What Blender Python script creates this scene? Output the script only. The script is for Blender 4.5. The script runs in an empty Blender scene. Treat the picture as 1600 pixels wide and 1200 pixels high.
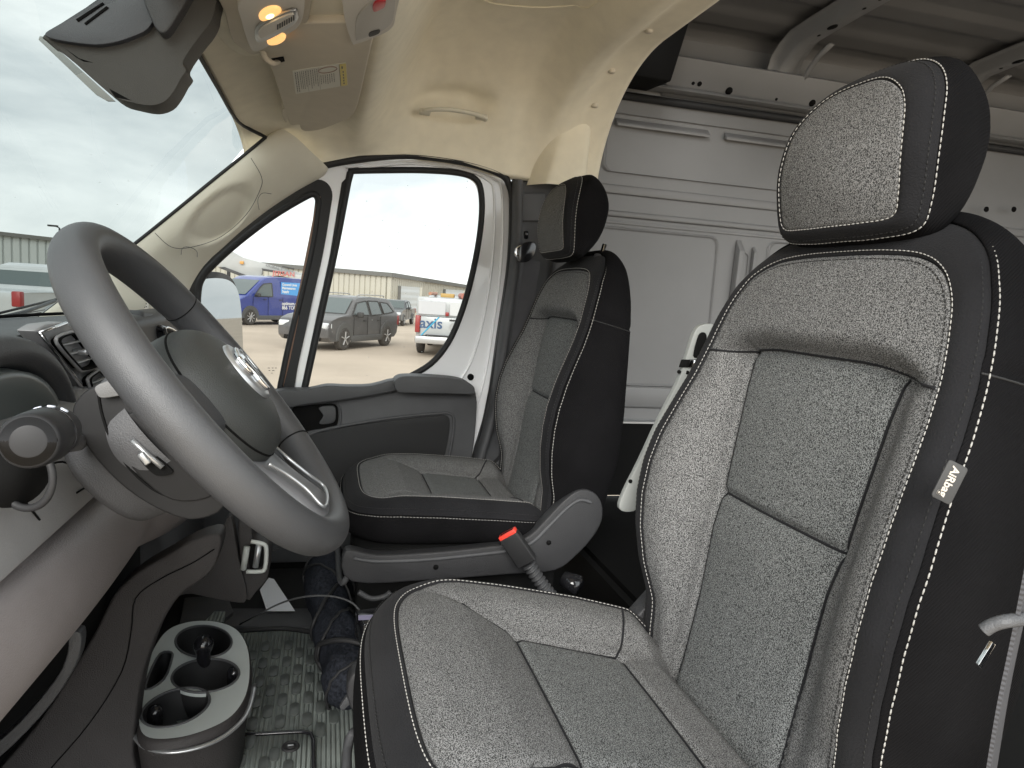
import bpy, bmesh, math, random
import numpy as np
from mathutils import Vector, Matrix
random.seed(7); rng = np.random.default_rng(7)
R = math.radians
SC = bpy.context.scene
# ------------------------------------------------------------------ camera
F_PX = 1110.0
psi, th, ro = R(14.8), R(7.1), R(3.7)
CAM = np.array([0.0, 0.0, 1.7])
hz = np.array([math.cos(psi), -math.sin(psi), 0]); zz = np.array([0, 0, 1.0])
cf = math.cos(th) * hz - math.sin(th) * zz
r0 = np.cross(cf, zz); r0 /= np.linalg.norm(r0); u0 = np.cross(r0, cf)
cr = math.cos(ro) * r0 + math.sin(ro) * u0
cu = -math.sin(ro) * r0 + math.cos(ro) * u0
cam = bpy.data.cameras.new('camera'); cam.sensor_width = 36; cam.lens = F_PX / 1600 * 36
cam.clip_start = .02; cam.clip_end = 3000
camo = bpy.data.objects.new('camera', cam); SC.collection.objects.link(camo)
camo.matrix_world = Matrix(((cr[0], cu[0], -cf[0], CAM[0]), (cr[1], cu[1], -cf[1], CAM[1]), (cr[2], cu[2], -cf[2], CAM[2]), (0, 0, 0, 1)))
SC.camera = camo
def at(px, py, x=None, y=None, z=None):
    """a measured direction from the photo met with a known real plane of the van"""
    v = cf + (px - 800) / F_PX * cr - (py - 600) / F_PX * cu
    if x is not None: t = (x - CAM[0]) / v[0]
    elif y is not None: t = (y - CAM[1]) / v[1]
    else: t = (z - CAM[2]) / v[2]
    return CAM + t * v
# ------------------------------------------------------------------ world
W = bpy.data.worlds.new('World'); SC.world = W; W.use_nodes = True
nt = W.node_tree; nt.nodes.clear(); N = nt.nodes.new; L = nt.links.new
SUN_EL, SUN_AZ = R(27), R(160)          # azimuth measured from +X towards +Y : sun on the driver's side
out = N('ShaderNodeOutputWorld'); bg = N('ShaderNodeBackground'); sky = N('ShaderNodeTexSky')
sky.sky_type = 'NISHITA'; sky.sun_disc = False; sky.sun_elevation = SUN_EL; sky.sun_rotation = R(90) - SUN_AZ
tc = N('ShaderNodeTexCoord'); mp = N('ShaderNodeMapping'); mp.inputs['Scale'].default_value = (1, 1, 3.2)
nz = N('ShaderNodeTexNoise'); nz.inputs['Scale'].default_value = 2.6; nz.inputs['Detail'].default_value = 7; nz.inputs['Roughness'].default_value = .55; nz.inputs['Distortion'].default_value = .35
rp = N('ShaderNodeValToRGB'); rp.color_ramp.elements[0].position = .36; rp.color_ramp.elements[1].position = .62
rp.color_ramp.elements[0].color = (6.4, 6.9, 7.1, 1); rp.color_ramp.elements[1].color = (10.6, 10.9, 10.8, 1)
mx = N('ShaderNodeMixRGB'); mx.inputs[0].default_value = .94
L(tc.outputs['Generated'], mp.inputs[0]); L(mp.outputs[0], nz.inputs[0]); L(nz.outputs['Fac'], rp.inputs[0])
L(sky.outputs[0], mx.inputs[1]); L(rp.outputs[0], mx.inputs[2]); L(mx.outputs[0], bg.inputs[0]); L(bg.outputs[0], out.inputs[0])
bg.inputs[1].default_value = .10
sl = bpy.data.lights.new('sun', 'SUN'); sl.energy = 1.5; sl.angle = R(35); sl.color = (1, .97, .92)
so = bpy.data.objects.new('sun', sl); SC.collection.objects.link(so)
sd = Vector((math.cos(SUN_EL) * math.cos(SUN_AZ), math.cos(SUN_EL) * math.sin(SUN_AZ), math.sin(SUN_EL)))
so.rotation_euler = sd.to_track_quat('Z', 'Y').to_euler()
SC.view_settings.view_transform = 'Standard'; SC.view_settings.look = 'None'
SC.view_settings.exposure = 1.84; SC.view_settings.gamma = 1
SC.cycles.max_bounces = 9; SC.cycles.diffuse_bounces = 6; SC.cycles.glossy_bounces = 4; SC.cycles.transparent_max_bounces = 12
SC.cycles.use_denoising = True; SC.cycles.sample_clamp_indirect = 6
SC.cycles.caustics_reflective = False; SC.cycles.caustics_refractive = False
# ------------------------------------------------------------------ materials
def mat(name, col, rough=.5, metal=0, spec=.5, bump=0, bscale=300, bdet=3, var=0, vscale=6, emit=None, es=1, coat=0, sheen=0):
    m = bpy.data.materials.new(name); m.use_nodes = True; t = m.node_tree; b = t.nodes['Principled BSDF']
    b.inputs['Base Color'].default_value = (*col, 1); b.inputs['Roughness'].default_value = rough
    b.inputs['Metallic'].default_value = metal; b.inputs['Specular IOR Level'].default_value = spec
    b.inputs['Coat Weight'].default_value = coat; b.inputs['Sheen Weight'].default_value = sheen
    c = t.nodes.new('ShaderNodeTexCoord')
    if var:
        n = t.nodes.new('ShaderNodeTexNoise'); n.inputs['Scale'].default_value = vscale; n.inputs['Detail'].default_value = 6
        h = t.nodes.new('ShaderNodeValToRGB'); e = h.color_ramp.elements
        e[0].position = .3; e[1].position = .7
        e[0].color = (*[k * (1 - var) for k in col], 1); e[1].color = (*[min(1, k * (1 + var)) for k in col], 1)
        t.links.new(c.outputs['Object'], n.inputs[0]); t.links.new(n.outputs['Fac'], h.inputs[0]); t.links.new(h.outputs[0], b.inputs['Base Color'])
        mr = t.nodes.new('ShaderNodeMapRange'); mr.inputs[3].default_value = rough * (1 - var); mr.inputs[4].default_value = min(1, rough * (1 + var))
        t.links.new(n.outputs['Fac'], mr.inputs[0]); t.links.new(mr.outputs[0], b.inputs['Roughness'])
    if bump:
        n = t.nodes.new('ShaderNodeTexNoise'); n.inputs['Scale'].default_value = bscale; n.inputs['Detail'].default_value = bdet
        k = t.nodes.new('ShaderNodeBump'); k.inputs['Strength'].default_value = bump; k.inputs['Distance'].default_value = .002
        t.links.new(c.outputs['Object'], n.inputs[0]); t.links.new(n.outputs['Fac'], k.inputs['Height']); t.links.new(k.outputs[0], b.inputs['Normal'])
    if emit: b.inputs['Emission Color'].default_value = (*emit, 1); b.inputs['Emission Strength'].default_value = es
    return m
def glass(name, tint, gloss=.06, drops=0, scale=90):
    m = bpy.data.materials.new(name); m.use_nodes = True; t = m.node_tree; t.nodes.clear(); n_ = t.nodes.new; l = t.links.new
    o = n_('ShaderNodeOutputMaterial'); tr = n_('ShaderNodeBsdfTransparent'); tr.inputs[0].default_value = (*tint, 1)
    g = n_('ShaderNodeBsdfGlossy'); g.inputs['Roughness'].default_value = .03
    lw = n_('ShaderNodeLayerWeight'); lw.inputs[0].default_value = .5; pw = n_('ShaderNodeMath'); pw.operation = 'POWER'; pw.inputs[1].default_value = 5
    fr = n_('ShaderNodeMath'); fr.operation = 'MULTIPLY_ADD'; fr.inputs[1].default_value = .35; fr.inputs[2].default_value = .015
    l(lw.outputs['Facing'], pw.inputs[0]); l(pw.outputs[0], fr.inputs[0]); mx = n_('ShaderNodeMixShader')
    l(fr.outputs[0], mx.inputs[0]); l(tr.outputs[0], mx.inputs[1]); l(g.outputs[0], mx.inputs[2]); last = mx
    if drops:   # dried rain spots on the pane
        c = n_('ShaderNodeTexCoord'); v = n_('ShaderNodeTexVoronoi'); v.inputs['Scale'].default_value = scale
        nn = n_('ShaderNodeTexNoise'); nn.inputs['Scale'].default_value = 5
        a = n_('ShaderNodeMath'); a.operation = 'LESS_THAN'; mm = n_('ShaderNodeMath'); mm.operation = 'MULTIPLY'; mm.inputs[1].default_value = drops
        l(c.outputs['Object'], v.inputs[0]); l(c.outputs['Object'], nn.inputs[0]); l(nn.outputs['Fac'], mm.inputs[0])
        l(v.outputs['Distance'], a.inputs[0]); l(mm.outputs[0], a.inputs[1])
        sx = n_('ShaderNodeSeparateColor'); th_ = n_('ShaderNodeMath'); th_.operation = 'GREATER_THAN'; th_.inputs[1].default_value = .62
        l(v.outputs['Color'], sx.inputs[0]); l(sx.outputs[0], th_.inputs[0])
        aa = n_('ShaderNodeMath'); aa.operation = 'MULTIPLY'; l(a.outputs[0], aa.inputs[0]); l(th_.outputs[0], aa.inputs[1])
        ab = n_('ShaderNodeMath'); ab.operation = 'MULTIPLY'; ab.inputs[1].default_value = .45; l(aa.outputs[0], ab.inputs[0])
        d = n_('ShaderNodeBsdfDiffuse'); d.inputs[0].default_value = (.55, .57, .56, 1); m2 = n_('ShaderNodeMixShader')
        l(ab.outputs[0], m2.inputs[0]); l(mx.outputs[0], m2.inputs[1]); l(d.outputs[0], m2.inputs[2]); last = m2
    l(last.outputs[0], o.inputs[0]); return m
def heather(name, lo, hi, scale=380):
    m = bpy.data.materials.new(name); m.use_nodes = True; t = m.node_tree; b = t.nodes['Principled BSDF']; n_ = t.nodes.new; l = t.links.new
    c = n_('ShaderNodeTexCoord'); mp = n_('ShaderNodeMapping'); mp.inputs['Scale'].default_value = (1, 1, .8)
    n1 = n_('ShaderNodeTexNoise'); n1.inputs['Scale'].default_value = scale; n1.inputs['Detail'].default_value = 2.5; n1.inputs['Roughness'].default_value = .6; n1.inputs['Distortion'].default_value = .25
    r = n_('ShaderNodeValToRGB'); r.color_ramp.elements[0].position = .43; r.color_ramp.elements[1].position = .58
    r.color_ramp.elements[0].color = (*lo, 1); r.color_ramp.elements[1].color = (*hi, 1)
    k = n_('ShaderNodeBump'); k.inputs['Strength'].default_value = .5; k.inputs['Distance'].default_value = .0012
    l(c.outputs['Object'], mp.inputs[0]); l(mp.outputs[0], n1.inputs[0]); l(n1.outputs['Fac'], r.inputs[0]); l(r.outputs[0], b.inputs['Base Color'])
    l(n1.outputs['Fac'], k.inputs['Height']); l(k.outputs[0], b.inputs['Normal'])
    b.inputs['Roughness'].default_value = .9; b.inputs['Specular IOR Level'].default_value = .06; b.inputs['Sheen Weight'].default_value = .03
    n2 = n_('ShaderNodeTexNoise'); n2.inputs['Scale'].default_value = 16; n2.inputs['Detail'].default_value = 3; k2 = n_('ShaderNodeBump'); k2.inputs['Strength'].default_value = .35; k2.inputs['Distance'].default_value = .008
    l(c.outputs['Object'], n2.inputs[0]); l(n2.outputs['Fac'], k2.inputs['Height']); l(k2.outputs[0], k.inputs['Normal'])
    return m
def ribbed(name, col, period, axis='X', rough=.5, metal=0, depth=.01, strength=.8, spec=.4, prof='SIN', dark=.75):
    m = mat(name, col, rough, metal, spec); t = m.node_tree; b = t.nodes['Principled BSDF']; n_ = t.nodes.new; l = t.links.new
    c = n_('ShaderNodeTexCoord'); w = n_('ShaderNodeTexWave'); w.bands_direction = axis; w.wave_profile = prof; w.inputs['Scale'].default_value = math.pi * 2 / period / 20
    k = n_('ShaderNodeBump'); k.inputs['Strength'].default_value = strength; k.inputs['Distance'].default_value = depth
    l(c.outputs['Object'], w.inputs[0]); l(w.outputs['Fac'], k.inputs['Height']); l(k.outputs[0], b.inputs['Normal'])
    n = n_('ShaderNodeTexNoise'); n.inputs['Scale'].default_value = 2.5 / max(period, .05) * .2; n.inputs['Detail'].default_value = 6
    l(c.outputs['Object'], n.inputs[0]); r = n_('ShaderNodeValToRGB'); r.color_ramp.elements[0].position = .35; r.color_ramp.elements[1].position = .65
    r.color_ramp.elements[0].color = (*[q * dark for q in col], 1); r.color_ramp.elements[1].color = (*col, 1); l(n.outputs['Fac'], r.inputs[0]); l(r.outputs[0], b.inputs['Base Color'])
    return m
M = {}
M['heather'] = heather('grey heather seat cloth', (.024, .024, .0245), (.225, .224, .223), 900)
M['heathercool'] = heather('cool grey heather seat cloth', (.021, .022, .0225), (.208, .214, .213), 900)
M['charcoal'] = mat('charcoal seat cloth', (.016, .016, .0175), .9, spec=.06, bump=.6, bscale=500, sheen=.03, var=.12, vscale=14)
M['sidecloth'] = ribbed('black twill side cloth', (.008, .0078, .0085), .0022, 'DIAGONAL', .9, depth=.0006, strength=.7, spec=.05)
M['thread'] = mat('pale stitching thread', (.36, .35, .33), .7)
M['threaddark'] = mat('black stitching thread', (.008, .008, .008), .7)
M['blackplastic'] = mat('grained black plastic', (.070, .071, .075), .55, spec=.35, bump=.4, bscale=700, var=.14, vscale=11)
M['darkplastic'] = mat('dark dashboard plastic', (.052, .053, .056), .5, spec=.4, bump=.4, bscale=700, var=.14, vscale=9)
M['greyplastic'] = mat('grey dashboard plastic', (.27, .27, .275), .5, spec=.4, bump=.2, bscale=700, var=.05, vscale=20)
M['wheelskin'] = mat('steering wheel rim skin', (.046, .047, .050), .42, spec=.5, bump=.25, bscale=1400, var=.06, vscale=25)
M['shroud'] = mat('matt black shroud plastic', (.013, .013, .0135), .55, spec=.18, bump=.02, bscale=1200, var=.08, vscale=30)
M['shield'] = mat('charcoal seat shield plastic', (.030, .030, .032), .5, spec=.35, bump=.4, bscale=700, var=.12, vscale=12)
M['gloss'] = mat('gloss black trim', (.012, .012, .014), .15, spec=.6)
M['chrome'] = mat('chrome', (.75, .75, .76), .12, metal=1)
M['silver'] = mat('satin silver plastic', (.42, .43, .44), .3, metal=.7)
M['liner'] = mat('beige woven headliner', (.80, .745, .61), .95, spec=.1, bump=.35, bscale=800, var=.04, vscale=25)
M['visorcloth'] = mat('taupe visor vinyl', (.60, .545, .45), .8, spec=.2, bump=.3, bscale=900, var=.03, vscale=25)
M['cream'] = mat('cream pillar plastic', (.62, .59, .50), .6, spec=.35, bump=.15, bscale=900, var=.03, vscale=12)
M['lampwhite'] = mat('pale grey console plastic', (.58, .55, .50), .5, spec=.4, var=.03)
M['whitepaint'] = mat('white van paint', (.84, .85, .87), .25, spec=.5, coat=.5, var=.02, vscale=4)
M['primer'] = mat('grey painted cargo steel', (.165, .166, .168), .45, spec=.4, var=.06, vscale=5, bump=.05, bscale=60)
M['rubber'] = mat('black rubber seal', (.018, .018, .019), .6, spec=.35, var=.1, vscale=30)
M['belt'] = ribbed('black belt webbing', (.06, .06, .066), .0035, 'Z', .75, depth=.001, strength=.6)
M['redplastic'] = mat('red button plastic', (.75, .06, .04), .35)
M['roofsteel'] = mat('grey roof sheet steel', (.12, .118, .117), .5, spec=.4, var=.08, vscale=4, bump=.05, bscale=60)
M['hole'] = mat('dark void', (.006, .006, .006), .9, spec=.1)  # near-black colour standing in for shade in openings, recesses and underneath parts
M['fleece'] = mat('dark grey fleece', (.020, .022, .028), .95, spec=.05, bump=1, bscale=260, bdet=6, var=.55, vscale=160)
M['paper'] = mat('white paper', (.75, .77, .82), .6)
M['label'] = mat('pale label paper', (.70, .68, .60), .6)
M['yellow'] = mat('yellow label band', (.75, .62, .20), .6)
M['ink'] = mat('dark grey ink', (.06, .06, .06), .7)
M['wsglass'] = glass('windshield glass', (.25, .268, .264), drops=.12, scale=38)
M['sideglass'] = glass('side window glass', (.39, .395, .39), drops=.16, scale=45)
M['carglass'] = mat('tinted car window', (.10, .125, .125), .15, spec=.5)
# ------------------------------------------------------------------ object helpers
def setp(o, label=None, cat=None, group=None, kind=None):
    for k, v in (('label', label), ('category', cat), ('group', group), ('kind', kind)):
        if v: o[k] = v
    return o
def link(o, parent=None):
    SC.collection.objects.link(o)
    if parent is not None: o.parent = parent; o.matrix_parent_inverse = Matrix.Identity(4)
    return o
def thing(name, label, cat, loc=(0, 0, 0), rz=0, group=None):
    o = bpy.data.objects.new(name, None); o.empty_display_size = .05; link(o)
    o.location = loc; o.rotation_euler = (0, 0, rz); return setp(o, label, cat, group)
def sub(P, parent):
    """world coordinates -> the (top) parent's local coordinates"""
    return P
class MB:
    def __init__(s): s.v = []; s.f = []; s.sm = []
    def add(s, V, F, smooth=True):
        k = len(s.v); s.v += [tuple(map(float, p)) for p in V]; s.f += [tuple(i + k for i in q) for q in F]; s.sm += [smooth] * len(F); return s
    def grid(s, G, closed=False, smooth=True, capstart=False, capend=False):
        G = np.asarray(G, float); a, b = G.shape[:2]; F = []
        for i in range(a - 1):
            for j in range(b if closed else b - 1):
                F.append((i * b + j, i * b + (j + 1) % b, (i + 1) * b + (j + 1) % b, (i + 1) * b + j))
        if capstart: F.append(tuple(range(b))[::-1])
        if capend: F.append(tuple((a - 1) * b + j for j in range(b)))
        return s.add(G.reshape(-1, 3), F, smooth)
    def tube(s, path, r, n=10, closed=False, caps=True, flat=1.0, up=None):
        P = np.asarray(path, float); m = len(P); rr = np.full(m, r) if np.isscalar(r) else np.asarray(r, float)
        T = np.roll(P, -1, 0) - np.roll(P, 1, 0)
        if not closed: T[0] = P[1] - P[0]; T[-1] = P[-1] - P[-2]
        T /= np.linalg.norm(T, axis=1)[:, None] + 1e-12
        a = np.array([0, 0, 1.0]) if up is None else np.array(up, float)
        if abs(T[0] @ a) > .95 and up is None: a = np.array([1.0, 0, 0])
        x = np.cross(T[0], a); x /= np.linalg.norm(x); G = []
        for i in range(m):
            if up is not None: x = np.cross(T[i], a)
            else: x = x - T[i] * (x @ T[i])
            x /= np.linalg.norm(x) + 1e-12; y = np.cross(T[i], x)
            q = np.linspace(0, 2 * np.pi, n, endpoint=False)
            G.append(P[i] + rr[i] * (np.cos(q)[:, None] * x + flat * np.sin(q)[:, None] * y))
        if closed: G.append(G[0])
        return s.grid(G, closed=True, capstart=caps and not closed, capend=caps and not closed)
    def box(s, c, d, rot=None, bev=0.0, seg=2):
        bm = bmesh.new(); bmesh.ops.create_cube(bm, size=1)
        for v in bm.verts: v.co = Vector((v.co.x * d[0], v.co.y * d[1], v.co.z * d[2]))
        if bev: bmesh.ops.bevel(bm, geom=bm.edges[:], offset=bev, segments=seg, affect='EDGES', profile=.5)
        Rm = rot if rot is not None else Matrix.Identity(3); c = Vector(c)
        bm.verts.index_update()
        V = [c + Rm @ v.co for v in bm.verts]; F = [tuple(v.index for v in f.verts) for f in bm.faces]; bm.free()
        return s.add(V, F, bev > 0)
    def prism(s, pts, depth, bev=0.0, seg=2):
        """closed 3-D outline extruded along the vector depth, edges rounded"""
        bm = bmesh.new(); d = Vector(depth); vs = [bm.verts.new(Vector(p)) for p in pts]; f = bm.faces.new(vs)
        r = bmesh.ops.extrude_face_region(bm, geom=[f])
        for e in r['geom']:
            if isinstance(e, bmesh.types.BMVert): e.co += d
        bmesh.ops.recalc_face_normals(bm, faces=bm.faces)
        if bev: bmesh.ops.bevel(bm, geom=bm.edges[:], offset=bev, segments=seg, affect='EDGES', profile=.5, clamp_overlap=True)
        bm.verts.index_update(); V = [v.co.copy() for v in bm.verts]; F = [tuple(v.index for v in q.verts) for q in bm.faces]; bm.free()
        return s.add(V, F, False)
    def build(s, name, m, parent=None, auto=35):
        me = bpy.data.meshes.new(name)
        V = s.v
        if parent is not None:
            top = parent
            mw = getattr(parent, 'bw', None)
        me.from_pydata(V, [], s.f); me.polygons.foreach_set('use_smooth', [True] * len(s.f)); me.materials.append(M[m] if isinstance(m, str) else m)
        me.validate(); me.update()
        if auto and not all(s.sm): me.set_sharp_from_angle(angle=R(auto))
        o = bpy.data.objects.new(name, me); link(o, parent)
        if parent is not None:
            # vertices are given in world space: bring them into the parent's frame
            mw = world_of(parent).inverted(); me.transform(mw)
        return o
def world_of(o):
    m = Matrix.Translation(o.location) @ o.rotation_euler.to_matrix().to_4x4()
    return m if o.parent is None else world_of(o.parent) @ m
def cr1(P, n, closed=False):
    """Catmull-Rom through the rows of P (axis 0), n samples per span"""
    P = np.asarray(P, float); m = len(P); out = []
    idx = (lambda i: i % m) if closed else (lambda i: min(max(i, 0), m - 1))
    for i in range(m if closed else m - 1):
        a, b, c, d = P[idx(i - 1)], P[i], P[idx(i + 1)], P[idx(i + 2)]
        for k in range(n):
            t = k / n; out.append(.5 * (2 * b + (c - a) * t + (2 * a - 5 * b + 4 * c - d) * t * t + (3 * b - a - 3 * c + d) * t ** 3))
    if not closed: out.append(P[-1])
    return np.array(out)
def resample(P, n, closed=False):
    P = np.asarray(P, float); Q = np.vstack([P, P[:1]]) if closed else P
    d = np.concatenate([[0], np.cumsum(np.linalg.norm(np.diff(Q, axis=0), axis=1))])
    t = np.linspace(0, d[-1], n, endpoint=not closed)
    return np.stack([np.interp(t, d, Q[:, k]) for k in range(Q.shape[1])], 1)
def loft(C, nr, nk, closed=True):
    C = np.asarray(C, float); G = cr1(C, nr); G = np.swapaxes(G, 0, 1); G = cr1(G, nk, closed); return np.swapaxes(G, 0, 1)
def dashes(mb, path, pitch, length, r, closed=False, nrm=None):
    P = np.asarray(path, float); Q = np.vstack([P, P[:1]]) if closed else P
    tot = np.linalg.norm(np.diff(Q, axis=0), axis=1).sum(); n = max(2, int(tot / pitch)); S = resample(Q, n * 4 + 1)
    k = length / pitch
    for i in range(n):
        a = S[4 * i]; b = a + (S[min(4 * i + 4, len(S) - 1)] - a) * k; mb.tube([a, (a + b) / 2, b], [r * .6, r, r * .6], 5)
    return mb
def text(name, s, size, m, parent, origin, xdir, ydir, depth=.0006, align='CENTER', bold=0, shear=0):
    c = bpy.data.curves.new(name, 'FONT'); c.body = s; c.size = size; c.extrude = depth; c.align_x = align; c.align_y = 'CENTER'; c.offset = bold; c.shear = shear
    o = bpy.data.objects.new(name, c); SC.collection.objects.link(o)
    dg = bpy.context.evaluated_depsgraph_get(); me = bpy.data.meshes.new_from_object(o.evaluated_get(dg)); bpy.data.objects.remove(o)
    x = Vector(xdir).normalized(); y = Vector(ydir); y = (y - x * y.dot(x)).normalized(); n = x.cross(y)
    T = Matrix((( x.x, y.x, n.x, origin[0]), (x.y, y.y, n.y, origin[1]), (x.z, y.z, n.z, origin[2]), (0, 0, 0, 1)))
    me.transform(T); me.materials.clear(); me.materials.append(M[m] if isinstance(m, str) else m)
    o = bpy.data.objects.new(name, me); link(o, parent)
    if parent is not None: me.transform(world_of(parent).inverted())
    return o
def arc2(cx, cy, r, a0, a1, n=8):
    return [(cx + r * math.cos(R(a0 + (a1 - a0) * i / n)), cy + r * math.sin(R(a0 + (a1 - a0) * i / n))) for i in range(n + 1)]
def rrect(w, h, r, n=6):
    w, h = w / 2, h / 2
    return arc2(w - r, h - r, r, 0, 90, n) + arc2(-w + r, h - r, r, 90, 180, n) + arc2(-w + r, -h + r, r, 180, 270, n) + arc2(w - r, -h + r, r, 270, 360, n)
def sstep(a, b, x):
    t = np.clip((np.asarray(x, float) - a) / (b - a), 0, 1); return t * t * (3 - 2 * t)
GZ = -.37    # height of the lot's ground below the van's datum
# ================================================================== VAN BODY (shell of the cab and the load area)
van = thing('van_body', 'beige lined cab and bare grey load area of the van around the seats', 'van interior', (1.25, -.5, .80))
# --- headliner : one moulded skin with the cove above the door, the ridge behind the visors and the rear roof beam
def zroof(y):
    ys = [-.82, -.775, -.76, -.695, -.655, -.61, -.53, -.30, -.22, -.15, -.10, -.065, -.03, .02, .12, .20, .225]
    zs = [2.352, 2.350, 2.348, 2.342, 2.302, 2.292, 2.372, 2.366, 2.335, 2.215, 2.125, 2.096, 2.118, 2.140, 2.125, 2.090, 2.078]
    return np.interp(y, ys, zs)
def zedge(y): return np.interp(y, [-.82, -.70, -.60, -.5, -.36, -.2, -.07, .04, .12, .20, .23], [2.038, 2.046, 2.050, 2.053, 2.079, 2.081, 2.064, 2.030, 2.022, 2.03, 2.03])
ys = np.concatenate([np.linspace(.222, -.30, 60), np.linspace(-.31, -.775, 56)])
xs_flat = np.linspace(.33, 1.70, 30); q = np.linspace(0, 1, 30)[1:]
xs = np.concatenate([xs_flat, 1.70 + .42 * np.sin(q * np.pi / 2)])
G = []
for y in ys:
    # average the profile a little so no crease is a hard line
    zr = np.mean([zroof(y + d) for d in (-.012, -.006, 0, .006, .012)]); ze = zedge(y); row = []
    for i, x in enumerate(xs):
        u = max(0, (x - 1.70) / .42)
        z = ze + (zr - ze) * (1 - u ** 2.1) ** .62 if u < 1 else ze
        z -= .000 * math.exp(-((u - .52) / .10) ** 2) * sstep(-.62, -.50, y) * (1 - sstep(-.1, 0, y)) * .6     # soft swage over the door
        hp = math.exp(-((y + .325) / .10) ** 4) * math.exp(-((x - 2.050) / .030) ** 2)                     # pocket behind the grab handle
        z += .030 * hp
        row.append((x + .022 * hp, y, z))
    row.append((2.165, y, ze - .004))
    G.append(row)
G = np.array(G)
mb = MB(); mb.grid(G); head = mb.build('headliner', 'liner', van)
# rolled rear and front edge give the liner its thickness
rear = G[-1]; e = [rear, rear + [0, -.012, .002], rear + [0, -.016, .014], rear + [0, -.004, .05]]
MB().grid(np.array(e)).build('liner_edge', 'liner', head)
front = G[0]; e = [front, front + [0, .012, .0], front + [0, .014, .012], front + [0, .0, .04]]
MB().grid(np.array(e)).build('liner_edge', 'liner', head)
for px, py in ((895, 155), (950, 105), (1020, 42)):
    i = len(ys) - 5; best = None
    for k in range(len(xs)):
        p = G[i - 3][k]; d = p - CAM; kx = d @ cf; X = 800 + F_PX * (d @ cr) / kx; Y = 600 - F_PX * (d @ cu) / kx
        s = (X - px) ** 2 + (Y - py) ** 2
        if best is None or s < best[0]: best = (s, p)
    p = best[1]; a = np.linspace(0, 2 * np.pi, 20, endpoint=False)
    MB().grid([[p + r * np.array([math.cos(t), math.sin(t), 0]) + [0, 0, h] for t in a] for r, h in ((.0001, -.006), (.008, -.0055), (.010, -.003), (.0105, .004))], closed=True).build('trim_plug', 'visorcloth', head)
# thin raised border of the roof panel
bp = [(1.30, -.27, 0), (1.62, -.29, 0), (1.70, -.33, 0), (1.70, -.42, 0), (1.67, -.50, 0), (1.62, -.545, 0), (1.50, -.55, 0), (1.2, -.55, 0)]
bp = [(x, y, zroof(y) - .0015) for x, y, _ in cr1(bp, 8)]
MB().tube(bp, .0022, 6).build('panel_border', 'liner', head)
# outer skin above the liner (keeps the daylight out)
MB().box((1.25, -.25, 2.44), (2.1, 1.08, .01)).build('roof_skin', 'primer', van)
# --- side of the liner wrapping down onto the passenger B pillar
col = []
for z, y0, y1 in ((2.30, -.70, -.705), (2.20, -.60, -.712), (2.12, -.585, -.712), (2.032, -.568, -.712)):
    col.append([(2.125 - .05 * (z - 2.05) / .25, y0, z), (2.075 - .1 * (z - 2.05), y0 - .03, z), (2.055 - .1 * (z - 2.05), y0 - .06 if y0 > -.69 else y0 - .002, z), (2.055 - .1 * (z - 2.05), y1 - .01, z), (2.10 - .1 * (z - 2.05), y1 - .03, z)])
MB().grid(cr1(np.swapaxes(np.array(cr1(col, 5)), 0, 1), 5)).build('pillar_shroud', 'liner', van)
# --- A pillar trim on the passenger side
Lp = [(440, 200), (415, 217), (372, 252), (325, 290), (280, 327), (232, 366), (185, 403), (140, 438), (95, 473), (60, 500)]
Rp = [(512, 262), (503, 274), (462, 297), (418, 326), (377, 358), (346, 386), (318, 412), (296, 446), (284, 480), (272, 520)]
rows = []
for (a, b) in zip(Lp, Rp):
    A = at(*a, x=2.0 if a[0] > 100 else 1.98); B = at(*b, x=2.115)
    m1 = A * .72 + B * .28 + np.array([-.030, -.004, 0]); m2 = A * .42 + B * .58 + np.array([-.034, 0, 0]); m3 = A * .14 + B * .86 + np.array([-.020, 0, 0])
    rows.append([A + np.array([.03, .012, 0]), A, m1, m2, m3, B, B + np.array([.03, 0, 0])])
AP = cr1(np.swapaxes(cr1(rows, 6), 0, 1), 6); AP = np.swapaxes(AP, 0, 1)
# shallow oval pocket
pc = at(343, 335, x=2.02)
for i in range(AP.shape[0]):
    for j in range(AP.shape[1]):
        d = AP[i, j] - pc; al = d @ np.array([0, .70, -.71]); ac = d @ np.array([0, .71, .70])
        w = 1 - (al / .105) ** 2 - (ac / .042) ** 2
        AP[i, j, 0] += .020 * float(sstep(0, .28, w))
apil = MB().grid(AP).build('pillar_trim', 'cream', van)
def seam_on(pts, x, m='ink', r=.0010, par=None, name='seam_line'):
    P = [at(a, b, x=x) for a, b in pts]; return MB().tube(cr1(P, 6), r, 5).build(name, m, par)
seam_on([(392, 247), (408, 275), (407, 295), (385, 335), (345, 370), (300, 386), (268, 386), (242, 364)], 1.983, 'ink', .0008, apil)
seam_on([(405, 328), (403, 312), (410, 302), (424, 303)], 1.985, 'ink', .0007, apil)
seam_on([(283, 398), (285, 388), (295, 386), (307, 392), (308, 402)], 1.99, 'ink', .0007, apil)
# grille in the pillar foot
gp = [at(*p, x=2.045) for p in ((205, 462), (232, 460), (232, 488), (214, 494))]
gr = MB().prism(gp, (.012, 0, 0), .001).build('grille', 'lampwhite', van)
hb = MB()
for i in range(6):
    for j in range(5):
        u, v = .15 + .7 * i / 5, .18 + .64 * j / 4
        p = (gp[0] * (1 - u) + gp[1] * u) * (1 - v) + (gp[3] * (1 - u) + gp[2] * u) * v
        hb.tube([p - [.0012, 0, 0], p + [.004, 0, 0]], .0016, 6)
hb.build('grille_hole', 'hole', gr)
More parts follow.
